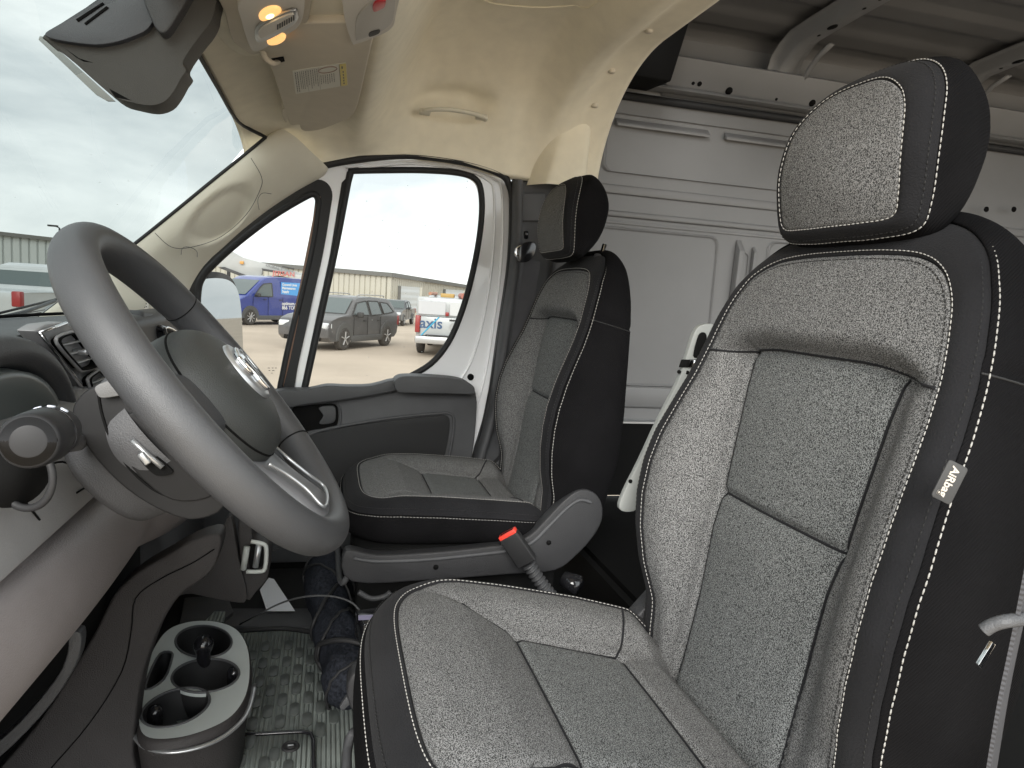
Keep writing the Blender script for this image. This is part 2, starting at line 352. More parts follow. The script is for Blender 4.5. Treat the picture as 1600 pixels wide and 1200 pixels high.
# --- windshield : curved laminated pane, black frit edge, running from the cowl up to the header
wt = [(x, .236 - .02 * ((x - 1.25) / .85) ** 4, 2.088) for x in np.linspace(.42, 2.14, 24)]
wb = [(x, .88 - .25 * (abs(x - 1.25) / .87) ** 2.2, 1.555) for x in np.linspace(.45, 2.16, 24)]
wt, wb = np.array(wt), np.array(wb)
rows = [wt * (1 - t) + wb * t + np.stack([0 * wt[:, 0], .035 * math.sin(math.pi * t) * (1 - .95 * ((wt[:, 0] - 1.25) / .87) ** 2), .035 * math.sin(math.pi * t) * (1 - .95 * ((wt[:, 0] - 1.25) / .87) ** 2)], 1) for t in np.linspace(0, 1, 14)]
Wg = np.array(rows); wsh = MB().grid(Wg).build('windshield', 'wsglass', van)
edge = [(x, .229, 2.0765) for x in np.linspace(.4, 1.94, 20)] + [tuple(AP[i, 6] + np.array([.004, .006, .002])) for i in range(10, AP.shape[0], 2)]
MB().tube(cr1(np.array([(1.2, .229, 2.0765), (1.6, .229, 2.0765), (1.90, .224, 2.074)] + [tuple(at(a_, b_, x=2.0)) for a_, b_ in ((414, 214), (411, 218), (372, 250), (325, 288), (280, 325), (232, 364), (185, 401), (140, 436), (95, 471), (60, 498))]), 5), .0045, 6).build('glass_seal', 'rubber', wsh)
# --- roof header behind the glass, driver side A pillar and driver side cant rail : close the shell where the photo looks past them
MB().box((.36, -.30, 2.30), (.06, 1.0, .10), bev=.02).build('cant_rail', 'liner', van)
MB().prism([(.40, .22, 2.10), (.46, .20, 2.10), (.50, .82, 1.52), (.42, .86, 1.52)], (-.05, 0, -.02), .008).build('pillar_trim', 'cream', van)
# --- floor pan of the cab and of the load area
MB().box((1.25, -.02, .835), (1.94, 1.44, .03)).build('cab_floor', 'rubber', van)
MB().box((1.25, -2.6, 1.02), (1.95, 3.8, .03)).build('load_floor', 'hole', van)
MB().box((1.25, -.68, .93), (1.9, .02, .2)).build('floor_step', 'hole', van)
# --- load area : passenger side wall
X0 = 2.215
wall = MB().box((X0 + .012, -2.5, 1.93), (.02, 3.62, 1.28)).build('side_wall', 'primer', van)
def emboss(pts, m='primer', depth=.010, name='pressed_panel', par=wall, x=X0, bev=.006):
    P = [(x, y, z) for y, z in pts]; return MB().prism(P, (-depth, 0, 0), bev, 3).build(name, m, par)
def recessed(y0, y1, z0, z1, r=.03, w=.010, name='pressed_panel', x=X0, d=.008):
    """raised frame round a sunk panel"""
    o = [(y0 + (y1 - y0) / 2 + a, z0 + (z1 - z0) / 2 + b) for a, b in rrect(abs(y1 - y0), z1 - z0, r, 6)]
    P = np.array([(x, a, b) for a, b in o]); c = P.mean(0); mb = MB()
    rings = []
    for k, h in ((1, 0), (-.6 * w, -.2 * d), (-w, -d), (-1.6 * w, -d), (-2.2 * w, -.25 * d), (-2.8 * w, -.05 * d)):
        if k == 1: rings.append(P); continue
        v = P - c; L_ = np.linalg.norm(v, axis=1)[:, None]; rings.append(P + v / L_ * k + [h, 0, 0])
    mb.grid(rings, closed=True); return mb.build(name, 'primer', par_wall)
par_wall = wall
recessed(-.83, -2.20, 2.115, 2.300, .03, .007)
# shelf-like pressing inside the upper panel
for ya, yb in ((-.87, -1.20), (-1.26, -1.55), (-1.60, -2.1)):
    pr = [(X0, ya, 2.285), (X0, ya, 2.262), (X0 - .022, ya + .0, 2.256), (X0 - .022, ya, 2.266)]
    MB().prism(pr, (0, yb - ya, 0), .003).build('shelf_pressing', 'primer', wall)
for z, hgt, dp in ((2.062, .030, .012), (1.985, .020, .014), (1.958, .010, .004)):
    MB().box((X0, -2.4, z), (dp * 1.3, 3.3, hgt), bev=min(dp, hgt) * .45, seg=3).build('wall_swage', 'primer', wall)
recessed(-.80, -1.283, 1.42, 1.945, .03, .005, d=.005)
recessed(-1.47, -2.6, 1.42, 1.945, .03, .005, d=.005)
MB().prism([(X0, -1.33, 1.40), (X0, -1.345, 1.94), (X0 - .025, -1.35, 1.90), (X0 - .025, -1.335, 1.42)], (0, -.022, 0), .004).build('wall_post', 'primer', wall)
MB().prism([(X0, -1.40, 1.40), (X0, -1.41, 1.92), (X0 - .016, -1.412, 1.90), (X0 - .016, -1.402, 1.42)], (0, -.012, 0), .003).build('wall_post', 'primer', wall)
recessed(-1.368, -1.398, 1.60, 1.90, .013, .003, d=.004)
pl = MB(); pl.tube([(X0 - .006, -1.383, 1.775), (X0 + .004, -1.383, 1.775)], .006, 10); pl.build('wall_hole', 'hole', wall)
MB().box((X0 - .005, -2.3, 1.385), (.018, 3.2, .075), bev=.008).build('wall_swage', 'primer', wall)
MB().box((X0 - .012, -2.3, 1.175), (.05, 3.2, .25)).build('lower_lining', 'hole', van)
MB().box((X0 - .016, -2.3, 1.302), (.05, 3.2, .006)).build('floor_edge', 'silver', van)
# door edge seal of the bulkhead opening
MB().tube(cr1([(2.16, -.725, 2.04), (2.165, -.735, 2.15), (2.165, -.755, 2.26), (2.15, -.775, 2.335), (2.10, -.79, 2.36)], 5), .013, 8).build('edge_seal', 'rubber', van)
MB().tube([(2.205, -.76, 2.352), (2.205, -4.2, 2.362)], .013, 8).build('gutter_seal', 'rubber', van)
# cant rail of the load area
rail = MB().prism([(2.20, -1.02, 2.375), (2.13, -1.02, 2.470), (2.14, -1.02, 2.478), (2.24, -1.02, 2.478), (2.24, -1.02, 2.365)], (0, -3.2, 0), .004).build('cant_rail', 'primer', van)
MB().prism([(2.20, -.86, 2.375), (2.16, -.86, 2.380), (2.17, -.86, 2.392), (2.24, -.86, 2.40)], (0, -3.3, 0), .003).build('rail_lip', 'primer', rail)
rn = np.array([-.095, 0, -.07]); rn /= np.linalg.norm(rn)
for (px, py, r) in ((1083, 130, .007), (1093, 131, .010), (1139, 142, .016), (1213, 155, .006), (1269, 161, .015), (1345, 172, .015), (1480, 200, .012)):
    v = at(px, py, x=2.16) - CAM; n = np.array([.095 / .118, 0, .07 / .118]); p0 = np.array([2.165, -1.2, 2.4225]); t = ((p0 - CAM) @ n) / (v @ n); p = CAM + t * v
    MB().tube([p + rn * .0015, p - rn * .004], r * .78, 14, flat=1).build('rail_hole', 'hole', rail)
# roof sheet with lengthwise swages, and cross bows with drilled holes
roof = MB()
sec = []
for x in np.linspace(.25, 2.2, 118):
    z = 2.60 - .03 * ((x - 1.25) / .95) ** 4; z += .012 * float(sstep(-.25, .25, math.sin((x - .25) * 2 * math.pi / .21)))
    sec.append((x, z))
sec += [(2.22, 2.55), (2.235, 2.50), (2.24, 2.46)]
roof.grid([[(x, y, z) for x, z in sec] for y in (-.79, -2.0, -4.2)]); roof = roof.build('roof_sheet', 'roofsteel', van)
def bow(y, w=.06):
    a = MB(); P = []
    cs = [(x, 2.575 - .028 * abs((x - 1.25) / .85) ** 3) for x in np.linspace(.35, 2.05, 16)] + [(2.10, 2.530), (2.14, 2.50), (2.155, 2.465)]
    prof = [(-w, .018), (-w * .55, .016), (-w * .45, -.012), (w * .45, -.012), (w * .55, .016), (w, .018)]
    rows = []
    for i, (x, z) in enumerate(cs): rows.append([(x, y + a_, z + b_) for a_, b_ in prof])
    a.grid(rows); b = a.build('roof_bow', 'primer', van)
    for x, r in ((1.93, .020), (1.99, .007), (1.80, .007), (1.74, .007), (1.67, .007), (1.5, .012), (1.36, .01)):
        zz_ = 2.575 - .028 * abs((x - 1.25) / .85) ** 3 - .0135
        q_ = np.linspace(0, 2 * np.pi, 16, endpoint=False); MB().grid([[(x + r * math.cos(t), y + r * .55 * math.sin(t), zz_) for t in q_], [(x + r * math.cos(t), y + r * .55 * math.sin(t), zz_ + .004) for t in q_]], closed=True, capstart=True).build('bow_hole', 'hole', b)
    MB().tube([(2.02, y - w - .012, 2.54), (2.08, y - w - .012, 2.52), (2.12, y - w - .012, 2.49), (2.14, y - w - .010, 2.465)], .011, 8, flat=.5).build('bow_bracket', 'primer', b)
for y in (-1.42, -2.12, -2.9): bow(y)
# black block standing in for the dark cavity above the bulkhead opening
MB().prism([(2.19, -.81, 2.37), (2.02, -.81, 2.355), (1.93, -.81, 2.50), (1.93, -.81, 2.585), (2.19, -.81, 2.56)], (0, -.15, 0), .006).build('cavity_shade_block', 'hole', van)
# load area: far rear corner, rear frame
MB().box((1.25, -4.25, 1.8), (2.0, .03, 1.6)).build('rear_wall', 'primer', van)
# --- driver side B pillar, cant rail of the load area on the driver side
MB().box((.26, -.62, 1.75), (.05, .20, 1.3), bev=.015).build('belt_pillar', 'blackplastic', van)
rl = MB().prism([(2.20, -2.75, 1.93), (2.175, -2.75, 1.93), (2.175, -2.75, 2.02), (2.20, -2.75, 2.03)], (0, -1.3, 0), .004).build('lashing_rail', 'cream', van)
for px in (1542, 1585):
    p = at(px, 327, x=2.174); MB().tube([p, p + [.004, 0, 0]], .010, 10).build('rail_hole', 'hole', rl)
# --- passenger B pillar trim in black
bpz = [(at(803, 281, x=2.10), at(868, 275, x=2.08)), (at(800, 400, x=2.10), at(862, 400, x=2.08)), (at(783, 520, x=2.10), at(850, 520, x=2.08)), (at(765, 640, x=2.10), at(845, 640, x=2.08)), (at(742, 725, x=2.10), at(845, 735, x=2.08)), (at(735, 800, x=2.10), at(850, 820, x=2.08))]
rows = []
for A, B in bpz:
    rows.append([A + [.06, 0, 0], A + [.01, 0, 0], A + [-.012, -.004, 0], A + [-.018, -.014, 0], A + [-.008, -.026, 0], A + [.035, -.034, 0], (A + B) / 2 + [.045, -.01, 0], B + [.03, 0, 0], B + [.0, -.02, 0], B + [0, -.12, 0]])
bp_ = MB().grid(np.swapaxes(cr1(np.swapaxes(cr1(rows, 4), 0, 1), 4), 0, 1)).build('belt_pillar', 'blackplastic', van)
MB().prism([A for A in (at(808, 345, x=2.115), at(850, 345, x=2.115), at(852, 302, x=2.115), at(812, 302, x=2.115))], (.01, 0, 0), .003).build('cover_plate', 'blackplastic', bp_)

# black passenger lower dash; footwell lining coloured near black to stand in for shade
MB().box((1.74, .42, 1.20), (.74, .20, .52), None, .03, 3).build('glovebox', 'blackplastic', van)
MB().box((1.25, .62, 1.15), (1.9, .04, .66)).build('firewall', 'hole', van)
MB().box((2.14, .10, 1.0), (.03, 1.1, .34)).build('door_sill', 'hole', van)
MB().box((1.25, -.71, 1.05), (1.0, .02, .42)).build('seat_rear_lining', 'hole', van) if 0 else None
MB().prism([(2.15, -.53, 1.98), (2.15, -.53, 2.07), (2.15, -.72, 2.07), (2.15, -.72, 1.98)], (.02, 0, 0)).build('sky_gap_filler', 'rubber', van)  # added filler that blocks the sky gap between liner edge and pillar
# ================================================================== SEATS
AB = R(13)
def g1(x, c, w): return np.exp(-((x - c) / w) ** 2)
def half(pts): # mirror a right-hand half outline (top centre first .. bottom centre last) into a closed loop
    P = list(pts); Q = [(-a[0],) + tuple(a[1:]) for a in P[::-1]]
    if abs(P[-1][0]) < 1e-6: Q = Q[1:]
    if abs(P[0][0]) < 1e-6: Q = Q[:-1]
    return P + Q
NK = 260
def loopc(ctrl, n=NK):
    return resample(cr1(half(ctrl), 8, True), n, True)
nb_t = [-.10, 0, .05, .10, .15, .20, .25, .30, .35, .40, .45, .50, .55, .60, .64]
nb_n = [-.02, .000, .011, .037, .055, .066, .070, .067, .058, .048, .042, .039, .033, .018, -.002]
def nb(t): return np.interp(t, nb_t, nb_n)
def h_back(s, t):
    a = np.abs(s); b = np.interp(t, [0, .05, .1, .2, .3, .4, .5, .6], [.19, .2, .215, .228, .228, .214, .195, .18])
    n = nb(t)
    gs = np.interp(t, [0, .1, .2, .3, .4, .46, .6], [.115, .115, .119, .125, .132, .137, .14])
    lo_c = np.interp(t, [0, .1, .2, .25, .3, .4, .47], [-.004, .002, .012, .009, .012, .017, .016]) + .007 * (1 - (a / gs) ** 2)
    k = sstep(0, 1, (a - gs) / (b - gs))
    lo_b = (lo_c - .0) * (1 - k) + (n + .010 * np.sin(np.pi * k)) * k
    lo_b = np.maximum(lo_b, lo_c * (1 - k) + n * k)
    lo = np.where(a < gs, lo_c, lo_b)
    up = n + .010 * (1 - (a / .24) ** 2) - .002
    tg = .470 - .016 * sstep(.09, .2, a)
    w = sstep(-.022, .014, t - tg)
    z = lo * (1 - w) + up * w
    # seams pulled into the foam
    z = z - .007 * g1(a, gs, .006) * (1 - w) - .010 * g1(t, tg - .012, .007) * (1 - sstep(.82, .98, a / b))
    z = z - .007 * g1(t, .250, .006) * (a < gs + .004)
    return z
OB = {}
def make_seat(name, label, xc, cush, parts_label=None):
    root = thing(name, label, 'car seat', (xc, -.32, .86), group='fabric bucket seats in the cab')
    O = np.array([xc, -.50, 1.20]); U = np.array([0, -math.sin(AB), math.cos(AB)]); Nn = np.array([0, math.cos(AB), math.sin(AB)]); Xv = np.array([1.0, 0, 0])
    def W3(A): A = np.asarray(A, float); return O + A[..., :1] * Xv + A[..., 1:2] * U + A[..., 2:3] * Nn
    # ---------- backrest
    B1 = loopc([(0, .580), (.07, .579), (.125, .573), (.162, .555), (.184, .527), (.196, .495), (.206, .45), (.213, .40), (.222, .34), (.229, .28), (.229, .20), (.222, .14), (.212, .09), (.198, .04), (.19, -.03), (.12, -.05), (0, -.05)])
    c = np.array([0, .27]); rows = []
    for k in np.linspace(.004, 1, 90):
        P = c + (B1 - c) * k; rows.append(np.column_stack([P, h_back(P[:, 0], P[:, 1])]))
    # edge tucked in at the seam
    last = rows[-1].copy(); tuck = last.copy(); tuck[:, 2] -= .004
    rows.append(tuck)
    ins = MB().grid(W3(np.array(rows)), closed=True, capstart=True)
    B2c = [(0, .632), (.08, .629), (.135, .615), (.178, .588), (.209, .548), (.228, .50), (.239, .45), (.247, .40), (.256, .34), (.265, .28), (.265, .20), (.259, .14), (.250, .09), (.240, .04), (.232, -.03), (.15, -.06), (0, -.06)]
    B2 = loopc(B2c)
    bnd = rows[-2]
    r2 = np.column_stack([B2, nb(B2[:, 1]) - .006]); r1 = bnd.copy(); r1[:, 2] -= .0045
    def off(B, d):   # outward offset of a loop in (s,t)
        t = np.roll(B, -1, 0) - np.roll(B, 1, 0); n = np.column_stack([t[:, 1], -t[:, 0]]); n /= np.linalg.norm(n, axis=1)[:, None]
        if (n[:1] @ (B[0] - c)) < 0: n = -n
        return B + n * d
    mid = [r1]
    for k in (.05, .12, .3, .5, .7, .88, .95): 
        a = r1 * (1 - k) + r2 * k; a[:, 2] = bnd[:, 2] * (1 - k) + r2[:, 2] * k + .006 * math.sin(math.pi * k); mid.append(a)
    e2 = r2.copy(); e2[:, 2] -= .004; mid.append(e2)
    back = MB().grid(W3(np.array(mid)), closed=True)
    bo = back.build('backrest', 'charcoal', root)
    ipo = ins.build('centre_panel', 'heather', bo); ipo.data.materials.append(M['heathercool'])
    rr_ = np.array(rows); nR, nK_ = rr_.shape[:2]; mi = []
    for i in range(nR - 1):
        for j in range(nK_):
            q_ = (rr_[i, j] + rr_[i, (j + 1) % nK_] + rr_[i + 1, j] + rr_[i + 1, (j + 1) % nK_]) / 4; a_ = abs(q_[0]); g_ = np.interp(q_[1], [0, .1, .2, .3, .4, .46], [.115, .115, .119, .125, .132, .137])
            mi.append(1 if a_ < g_ and q_[1] < .458 - .006 * (a_ > .09) else 0)
    mi += [1] * (len(ipo.data.polygons) - len(mi)); ipo.data.polygons.foreach_set('material_index', mi)
    sm = MB()
    def seam(pts):
        P = cr1(np.array(pts, float), 14); sm.tube(W3(np.column_stack([P, h_back(P[:, 0], P[:, 1]) + .0008])), .0017, 6)
    for q_ in (-1, 1): seam([(q_ * .115, -.02), (q_ * .115, .1), (q_ * .119, .2), (q_ * .125, .3), (q_ * .132, .4), (q_ * .137, .452)])
    seam([(-.206, .440), (-.18, .443), (-.14, .452), (-.09, .458), (0, .458), (.09, .458), (.14, .452), (.18, .443), (.206, .440)])
    seam([(-.12, .25), (0, .25), (.12, .25)]); sm.build('panel_seam', 'charcoal', ipo)
    rear_n = lambda t: np.interp(t, [-.1, 0, .15, .35, .5, .6, .64], [-.15, -.15, -.140, -.105, -.078, -.06, -.04])
    side = [e2]
    for k, o_ in ((.03, .003), (.12, .010), (.3, .016), (.5, .016), (.7, .010), (.85, -.002), (.95, -.018), (1.0, -.04)):
        B = off(B2, o_); n = r2[:, 2] * (1 - k) + rear_n(B2[:, 1]) * k
        fl = .006 * g1(B[:, 1], .468, .004) * (np.abs(B[:, 0]) > .15)
        side.append(np.column_stack([off(B2, o_ - 0)[:, 0] - np.sign(B[:, 0]) * fl, B[:, 1], n]))
    for k in (.7, .35, .02):
        B = c + (off(B2, -.04) - c) * k; side.append(np.column_stack([B, rear_n(B[:, 1]) - .004]))
    MB().grid(W3(cr1(np.array(side), 3)), closed=True, capend=True).build('side_cover', 'sidecloth', bo)
    for q_ in (-1, 1):   # cross seam of the side cover
        F_ = cr1(np.array(side), 3); pts = []
        for ring_ in F_[2:22]:
            k_ = np.array(sorted([tuple(ring_[j]) for j in range(len(ring_)) if ring_[j, 0] * q_ > .12], key=lambda v: v[1]))
            pts.append([np.interp(.462, k_[:, 1], k_[:, 0]) + q_ * .0002, .462, np.interp(.462, k_[:, 1], k_[:, 2])])
        MB().tube(W3(np.array(pts)), .0014, 6).build('cover_seam', 'threaddark', bo)
    st = MB(); p1 = r1 * .88 + r2 * .12; p1[:, 2] = bnd[:, 2] * .93 + r2[:, 2] * .07 + .0022
    dashes(st, W3(p1), .0062, .0044, .0007, True); st.build('stitching', 'thread', bo); st = MB()
    p2 = np.column_stack([off(B2, .0062), np.array(side[1])[:, 2] - .0035])
    dashes(st, W3(p2), .0072, .0054, .0009, True); st.build('stitching', 'thread', bo)
    st = MB(); p3 = r1 * .10 + r2 * .90; p3[:, 2] = r2[:, 2] + .0028
    dashes(st, W3(p3), .0068, .0040, .0008, True); st.build('dark_stitching', 'threaddark', bo); st = MB()
    p4 = bnd * 1.0; p4[:, :2] = c + (p4[:, :2] - c) * .985; p4[:, 2] = h_back(p4[:, 0], p4[:, 1]) + .0006
    dashes(st, W3(p4), .0062, .0040, .0007, True); st.build('dark_stitching', 'threaddark', bo)
    # ---------- headrest
    def hr(ctrl):
        A = np.array(ctrl, float); A[:, 1] = .610 + (A[:, 1] - .618) * .925; A[:, 2] += cush['hn']
        return resample(cr1(half(A.tolist()), 8, True), 150, True)
    H1 = hr([(0, .792, .082), (.045, .786, .084), (.078, .765, .086), (.094, .740, .086), (.100, .71, .083), (.102, .68, .077), (.100, .640, .063), (.092, .622, .056), (.05, .617, .060), (0, .616, .062)])
    H2 = hr([(0, .828, .050), (.050, .822, .053), (.090, .800, .060), (.116, .768, .066), (.126, .73, .066), (.129, .69, .060), (.125, .640, .046), (.112, .612, .038), (.06, .604, .040), (0, .603, .042)])
    H3 = hr([(0, .840, .022), (.052, .836, .024), (.096, .813, .030), (.122, .78, .036), (.133, .74, .036), (.135, .69, .030), (.130, .645, .018), (.112, .614, .010), (.06, .604, .010), (0, .603, .010)])
    H4 = hr([(0, .832, -.004), (.048, .826, -.004), (.088, .802, -.002), (.113, .772, .000), (.123, .735, .002), (.126, .70, -.000), (.121, .662, -.006), (.104, .640, -.008), (.055, .632, -.008), (0, .630, -.008)])
    H5 = hr([(0, .806, -.028), (.043, .800, -.028), (.074, .78, -.028), (.092, .757, -.028), (.099, .735, -.028), (.099, .71, -.028), (.092, .688, -.028), (.075, .674, -.028), (.04, .668, -.028), (0, .667, -.028)])
    H6 = hr([(0, .77, -.036), (.02, .768, -.036), (.035, .76, -.036), (.045, .75, -.036), (.05, .737, -.036), (.05, .72, -.036), (.045, .71, -.036), (.035, .70, -.036), (.02, .697, -.036), (0, .696, -.036)])
    hc = np.array([0, .610 + .092 * .905, .090 + cush['hn']]); ins_rows = []
    for k in np.linspace(.01, 1, 26):
        P = hc * (1 - k) + H1 * k; P[:, 2] = hc[2] + (H1[:, 2] - hc[2]) * k ** 2; ins_rows.append(P)
    tk = H1.copy(); tk[:, 2] -= .003; ins_rows.append(tk)
    ring = [tk]
    for k in (.1, .3, .5, .7, .9): P = H1 * (1 - k) + H2 * k; P[:, 2] += .006 * math.sin(math.pi * k); ring.append(P)
    h2t = H2.copy(); h2t[:, 2] -= .003; ring.append(h2t)
    ho = MB().grid(W3(np.array(ring)), closed=True).build('headrest', 'charcoal', root)
    MB().grid(W3(np.array(ins_rows)), closed=True, capstart=True).build('centre_panel', 'heather', ho)
    sr = cr1(np.array([h2t, H2 * .75 + H3 * .25 + [0, .0, -.0], H3, H4, H5, H6]), 5)
    MB().grid(W3(sr), closed=True, capend=True).build('side_cover', 'sidecloth', ho)
    st = MB(); p = H1 * .90 + H2 * .10; p[:, 2] += .0025
    tp = np.array([q_ for q_ in p if q_[1] > .62]); i0 = int(np.argmax(np.diff(np.append(p[:, 1], p[0, 1]) < 0)));
    dashes(st, W3(p), .0066, .0046, .0007, True); st.build('stitching', 'thread', ho); st = MB()
    p = H2 * .9 + H3 * .1; p[:, 2] += .000; p[:, 0] *= 1.015; dashes(st, W3(p), .0070, .0052, .0008, True); st.build('stitching', 'thread', ho)
    st = MB(); p = H1 * .12 + H2 * .88; p[:, 2] += .0028; dashes(st, W3(p), .0066, .004, .0008, True); st.build('dark_stitching', 'threaddark', ho)
    for s in (-1, 1):
        MB().tube(W3([(s * .065, .58, -.012), (s * .065, .66, -.012)]), .006, 12).build('headrest_post', 'chrome', ho)
        MB().tube(W3([(s * .065, .605, -.012), (s * .065, .630, -.012), (s * .065, .632, -.012)]), [.018, .018, .015], 16).build('post_sleeve', 'blackplastic', ho)
    # ---------- cushion : heights follow the seat's own tilt
    zf = cush['zf']; zfr = lambda y: np.interp(y, cush['ys'], cush['zs'])
    def h_c(s, y):
        a = np.abs(s); zb = zfr(y); gs = np.interp(y, [-.5, -.26, -.19, -.12], [.105, .118, .150, .19])
        dish = np.interp(y, [-.50, -.42, -.26, -.19, -.12], [.030, .034, .030, .006, 0])
        k = sstep(0, 1, (a - gs) / (.2 - gs + 1e-6))
        z = zb - dish * (1 - k) + .006 * np.sin(np.pi * np.clip(k, 0, 1)) * np.interp(y, [-.3, -.15], [1, 0])
        z = z + .004 * (1 - (a / .2) ** 2)
        m = (y < -.165) * 1.0
        z = z - .006 * g1(a, gs, .006) * sstep(-.13, -.20, y) * sstep(-.43, -.40, y) - .032 * sstep(-.462, -.51, y)
        z = z - .006 * (g1(y, -.257, .006) + g1(y, -.412, .006)) * (a < gs + .003)
        return z
    fx = cush.get('fy', -.088)
    C1 = loopc([(0, fx + .002), (.10, fx - .000), (.150, fx - .010), (.183, fx - .036), (.198, fx - .085), (.204, -.25), (.206, -.33), (.205, -.41), (.198, -.48), (.18, -.53), (.10, -.545), (0, -.545)])
    cc = np.array([0, -.30]); rows = []; sx_, xo = cush['sx'], cush['xo']
    for k in np.linspace(.004, 1, 80):
        P = cc + (C1 - cc) * k; z = h_c(P[:, 0], P[:, 1]) - .010 * sstep(.82, 1, k) * sstep(-.20, -.10, P[:, 1]); rows.append(np.column_stack([P[:, 0] * sx_ + xc + xo, P[:, 1], z]))
    bnd = rows[-1].copy(); t_ = bnd.copy(); t_[:, 2] -= .004; rows.append(t_)
    C2 = loopc([(0, fx + .043), (.12, fx + .039), (.185, fx + .018), (.222, fx - .022), (.238, fx - .080), (.244, -.25), (.246, -.33), (.245, -.41), (.238, -.49), (.21, -.55), (.12, -.57), (0, -.57)])
    r2 = np.column_stack([C2[:, 0] * sx_ + xc + xo, C2[:, 1], zfr(C2[:, 1]) - .030]); mid = [t_]
    for k in (.06, .15, .35, .55, .75, .92): a = bnd * (1 - k) + r2 * k; a[:, 2] += .010 * math.sin(math.pi * k); mid.append(a)
    e2 = r2.copy(); e2[:, 2] -= .003; mid.append(e2)
    co = MB().grid(np.array(mid), closed=True).build('cushion', 'charcoal', root)
    ipo = MB().grid(np.array(rows), closed=True, capstart=True).build('centre_panel', 'heather', co); ipo.data.materials.append(M['heathercool'])
    rr_ = np.array(rows); nR, nK_ = rr_.shape[:2]; mi = []
    for i in range(nR - 1):
        for j in range(nK_):
            q_ = (rr_[i, j] + rr_[i, (j + 1) % nK_] + rr_[i + 1, j] + rr_[i + 1, (j + 1) % nK_]) / 4; a_ = abs(q_[0] - xc - xo) / sx_; g_ = np.interp(q_[1], [-.5, -.40, -.26, -.19, -.175], [.105, .110, .118, .150, .165])
            mi.append(1 if a_ < g_ and -.412 < q_[1] < -.257 else 0)
    mi += [1] * (len(ipo.data.polygons) - len(mi)); ipo.data.polygons.foreach_set('material_index', mi)
    sm = MB()
    def seam(pts):
        P = cr1(np.array(pts, float), 14); sm.tube(np.column_stack([P[:, 0] * sx_ + xc + xo, P[:, 1], h_c(P[:, 0], P[:, 1]) + .0006]), .0017, 6)
    for q_ in (-1, 1): seam([(q_ * .152, -.19), (q_ * .138, -.215), (q_ * .118, -.26), (q_ * .112, -.385), (q_ * .120, -.412), (q_ * .155, -.435), (q_ * .2, -.455)])
    seam([(-.118, -.257), (0, -.257), (.118, -.257)]); seam([(-.11, -.412), (0, -.412), (.11, -.412)]); sm.build('panel_seam', 'charcoal', ipo)
    zb0 = cush['zbase']
    side = [e2]; cen = np.array([xc, -.30])
    for k, o_ in ((.06, .004), (.25, .010), (.55, .012), (.85, .004), (1, -.012)):
        v = r2[:, :2] - cen; v /= np.linalg.norm(v, axis=1)[:, None]; side.append(np.column_stack([r2[:, :2] + v * o_, r2[:, 2] * (1 - k) + zb0 * k]))
    MB().grid(cr1(np.array(side), 3), closed=True, capend=True).build('side_cover', 'sidecloth', co)
    st = MB(); p = t_ * .86 + r2 * .14; p[:, 2] = bnd[:, 2] * .88 + r2[:, 2] * .12 + .0042; dashes(st, p, .0066, .0046, .0007, True); st.build('stitching', 'thread', co); st = MB()
    p = side[1].copy(); p[:, 2] -= .002; v = p[:, :2] - cen; p[:, :2] += v / np.linalg.norm(v, axis=1)[:, None] * .001; dashes(st, p, .0072, .0052, .0008, True); st.build('stitching', 'thread', co)
    st = MB(); p = t_ * .12 + r2 * .88; p[:, 2] += .0068; dashes(st, p, .0068, .004, .0008, True); st.build('dark_stitching', 'threaddark', co)
    # ---------- plastic base shield with the recliner cheek, both sides
    for s in (-1, 1):
        xs_ = xc + s * .262; P = [(-.050, zb0 + .005), (-.12, zb0 - .006), (-.23, zb0 - .004), (-.33, zb0 + .003), (-.41, zb0 + .012), (-.455, zb0 + .03), (-.49, zb0 + .066), (-.53, zb0 + .110), (-.565, zb0 + .134), (-.60, zb0 + .128), (-.622, zb0 + .10), (-.625, zb0 + .06), (-.605, zb0 + .02), (-.57, zb0 - .02), (-.52, zb0 - .055), (-.42, zb0 - .060), (-.25, zb0 - .066), (-.068, zb0 - .064)]
        P = cr1(P, 4, True); q = [(xs_ - s * .022, y, z) for y, z in P]
        sh = MB().prism(q, (s * .034, 0, 0), .007, 3).build('base_shield', 'shield', root)
        r_ = [(xs_ + s * .013, y, z - .013) for y, z in cr1([(-.068, zb0 + .003), (-.12, zb0 - .006), (-.23, zb0 - .005), (-.33, zb0 + .002), (-.41, zb0 + .010), (-.458, zb0 + .026), (-.495, zb0 + .062), (-.535, zb0 + .104), (-.566, zb0 + .124), (-.595, zb0 + .118)], 5)]
        MB().tube(r_, .0042, 8).build('shield_rib', 'blackplastic', sh)
        hm = MB()
        for y, z in ((-.245, zb0 - .037), (-.50, zb0 + .012)):
            hm.tube([(xs_ + s * .0125, y, z), (xs_ + s * .005, y, z)], .006, 14)
        hm.build('screw_hole', 'hole', sh)
    MB().box((xc, -.30, zb0 - .03), (.50, .46, .06), bev=.02).build('seat_pan', 'hole', root)
    for s in (-1, 1): MB().box((xc + s * .19, -.31, (zb0 - .06 + .85) / 2), (.05, .46, zb0 - .06 - .85), bev=.006).build('seat_rail', 'hole', root)
    MB().tube(cr1([(xc - .2, -.07, zb0 - .06), (xc - .2, -.045, zb0 - .09), (xc + .2, -.045, zb0 - .09), (xc + .2, -.07, zb0 - .06)], 5), .007, 8).build('slide_bar', 'blackplastic', root)
    return root, W3
cushD = dict(zf=0, ys=[-.60, -.48, -.38, -.26, -.17, -.10, -.05, 0], zs=[1.20, 1.222, 1.247, 1.272, 1.289, 1.292, 1.284, 1.27], zbase=1.135, fy=-.098, hn=0, sx=1.14, xo=-.012)
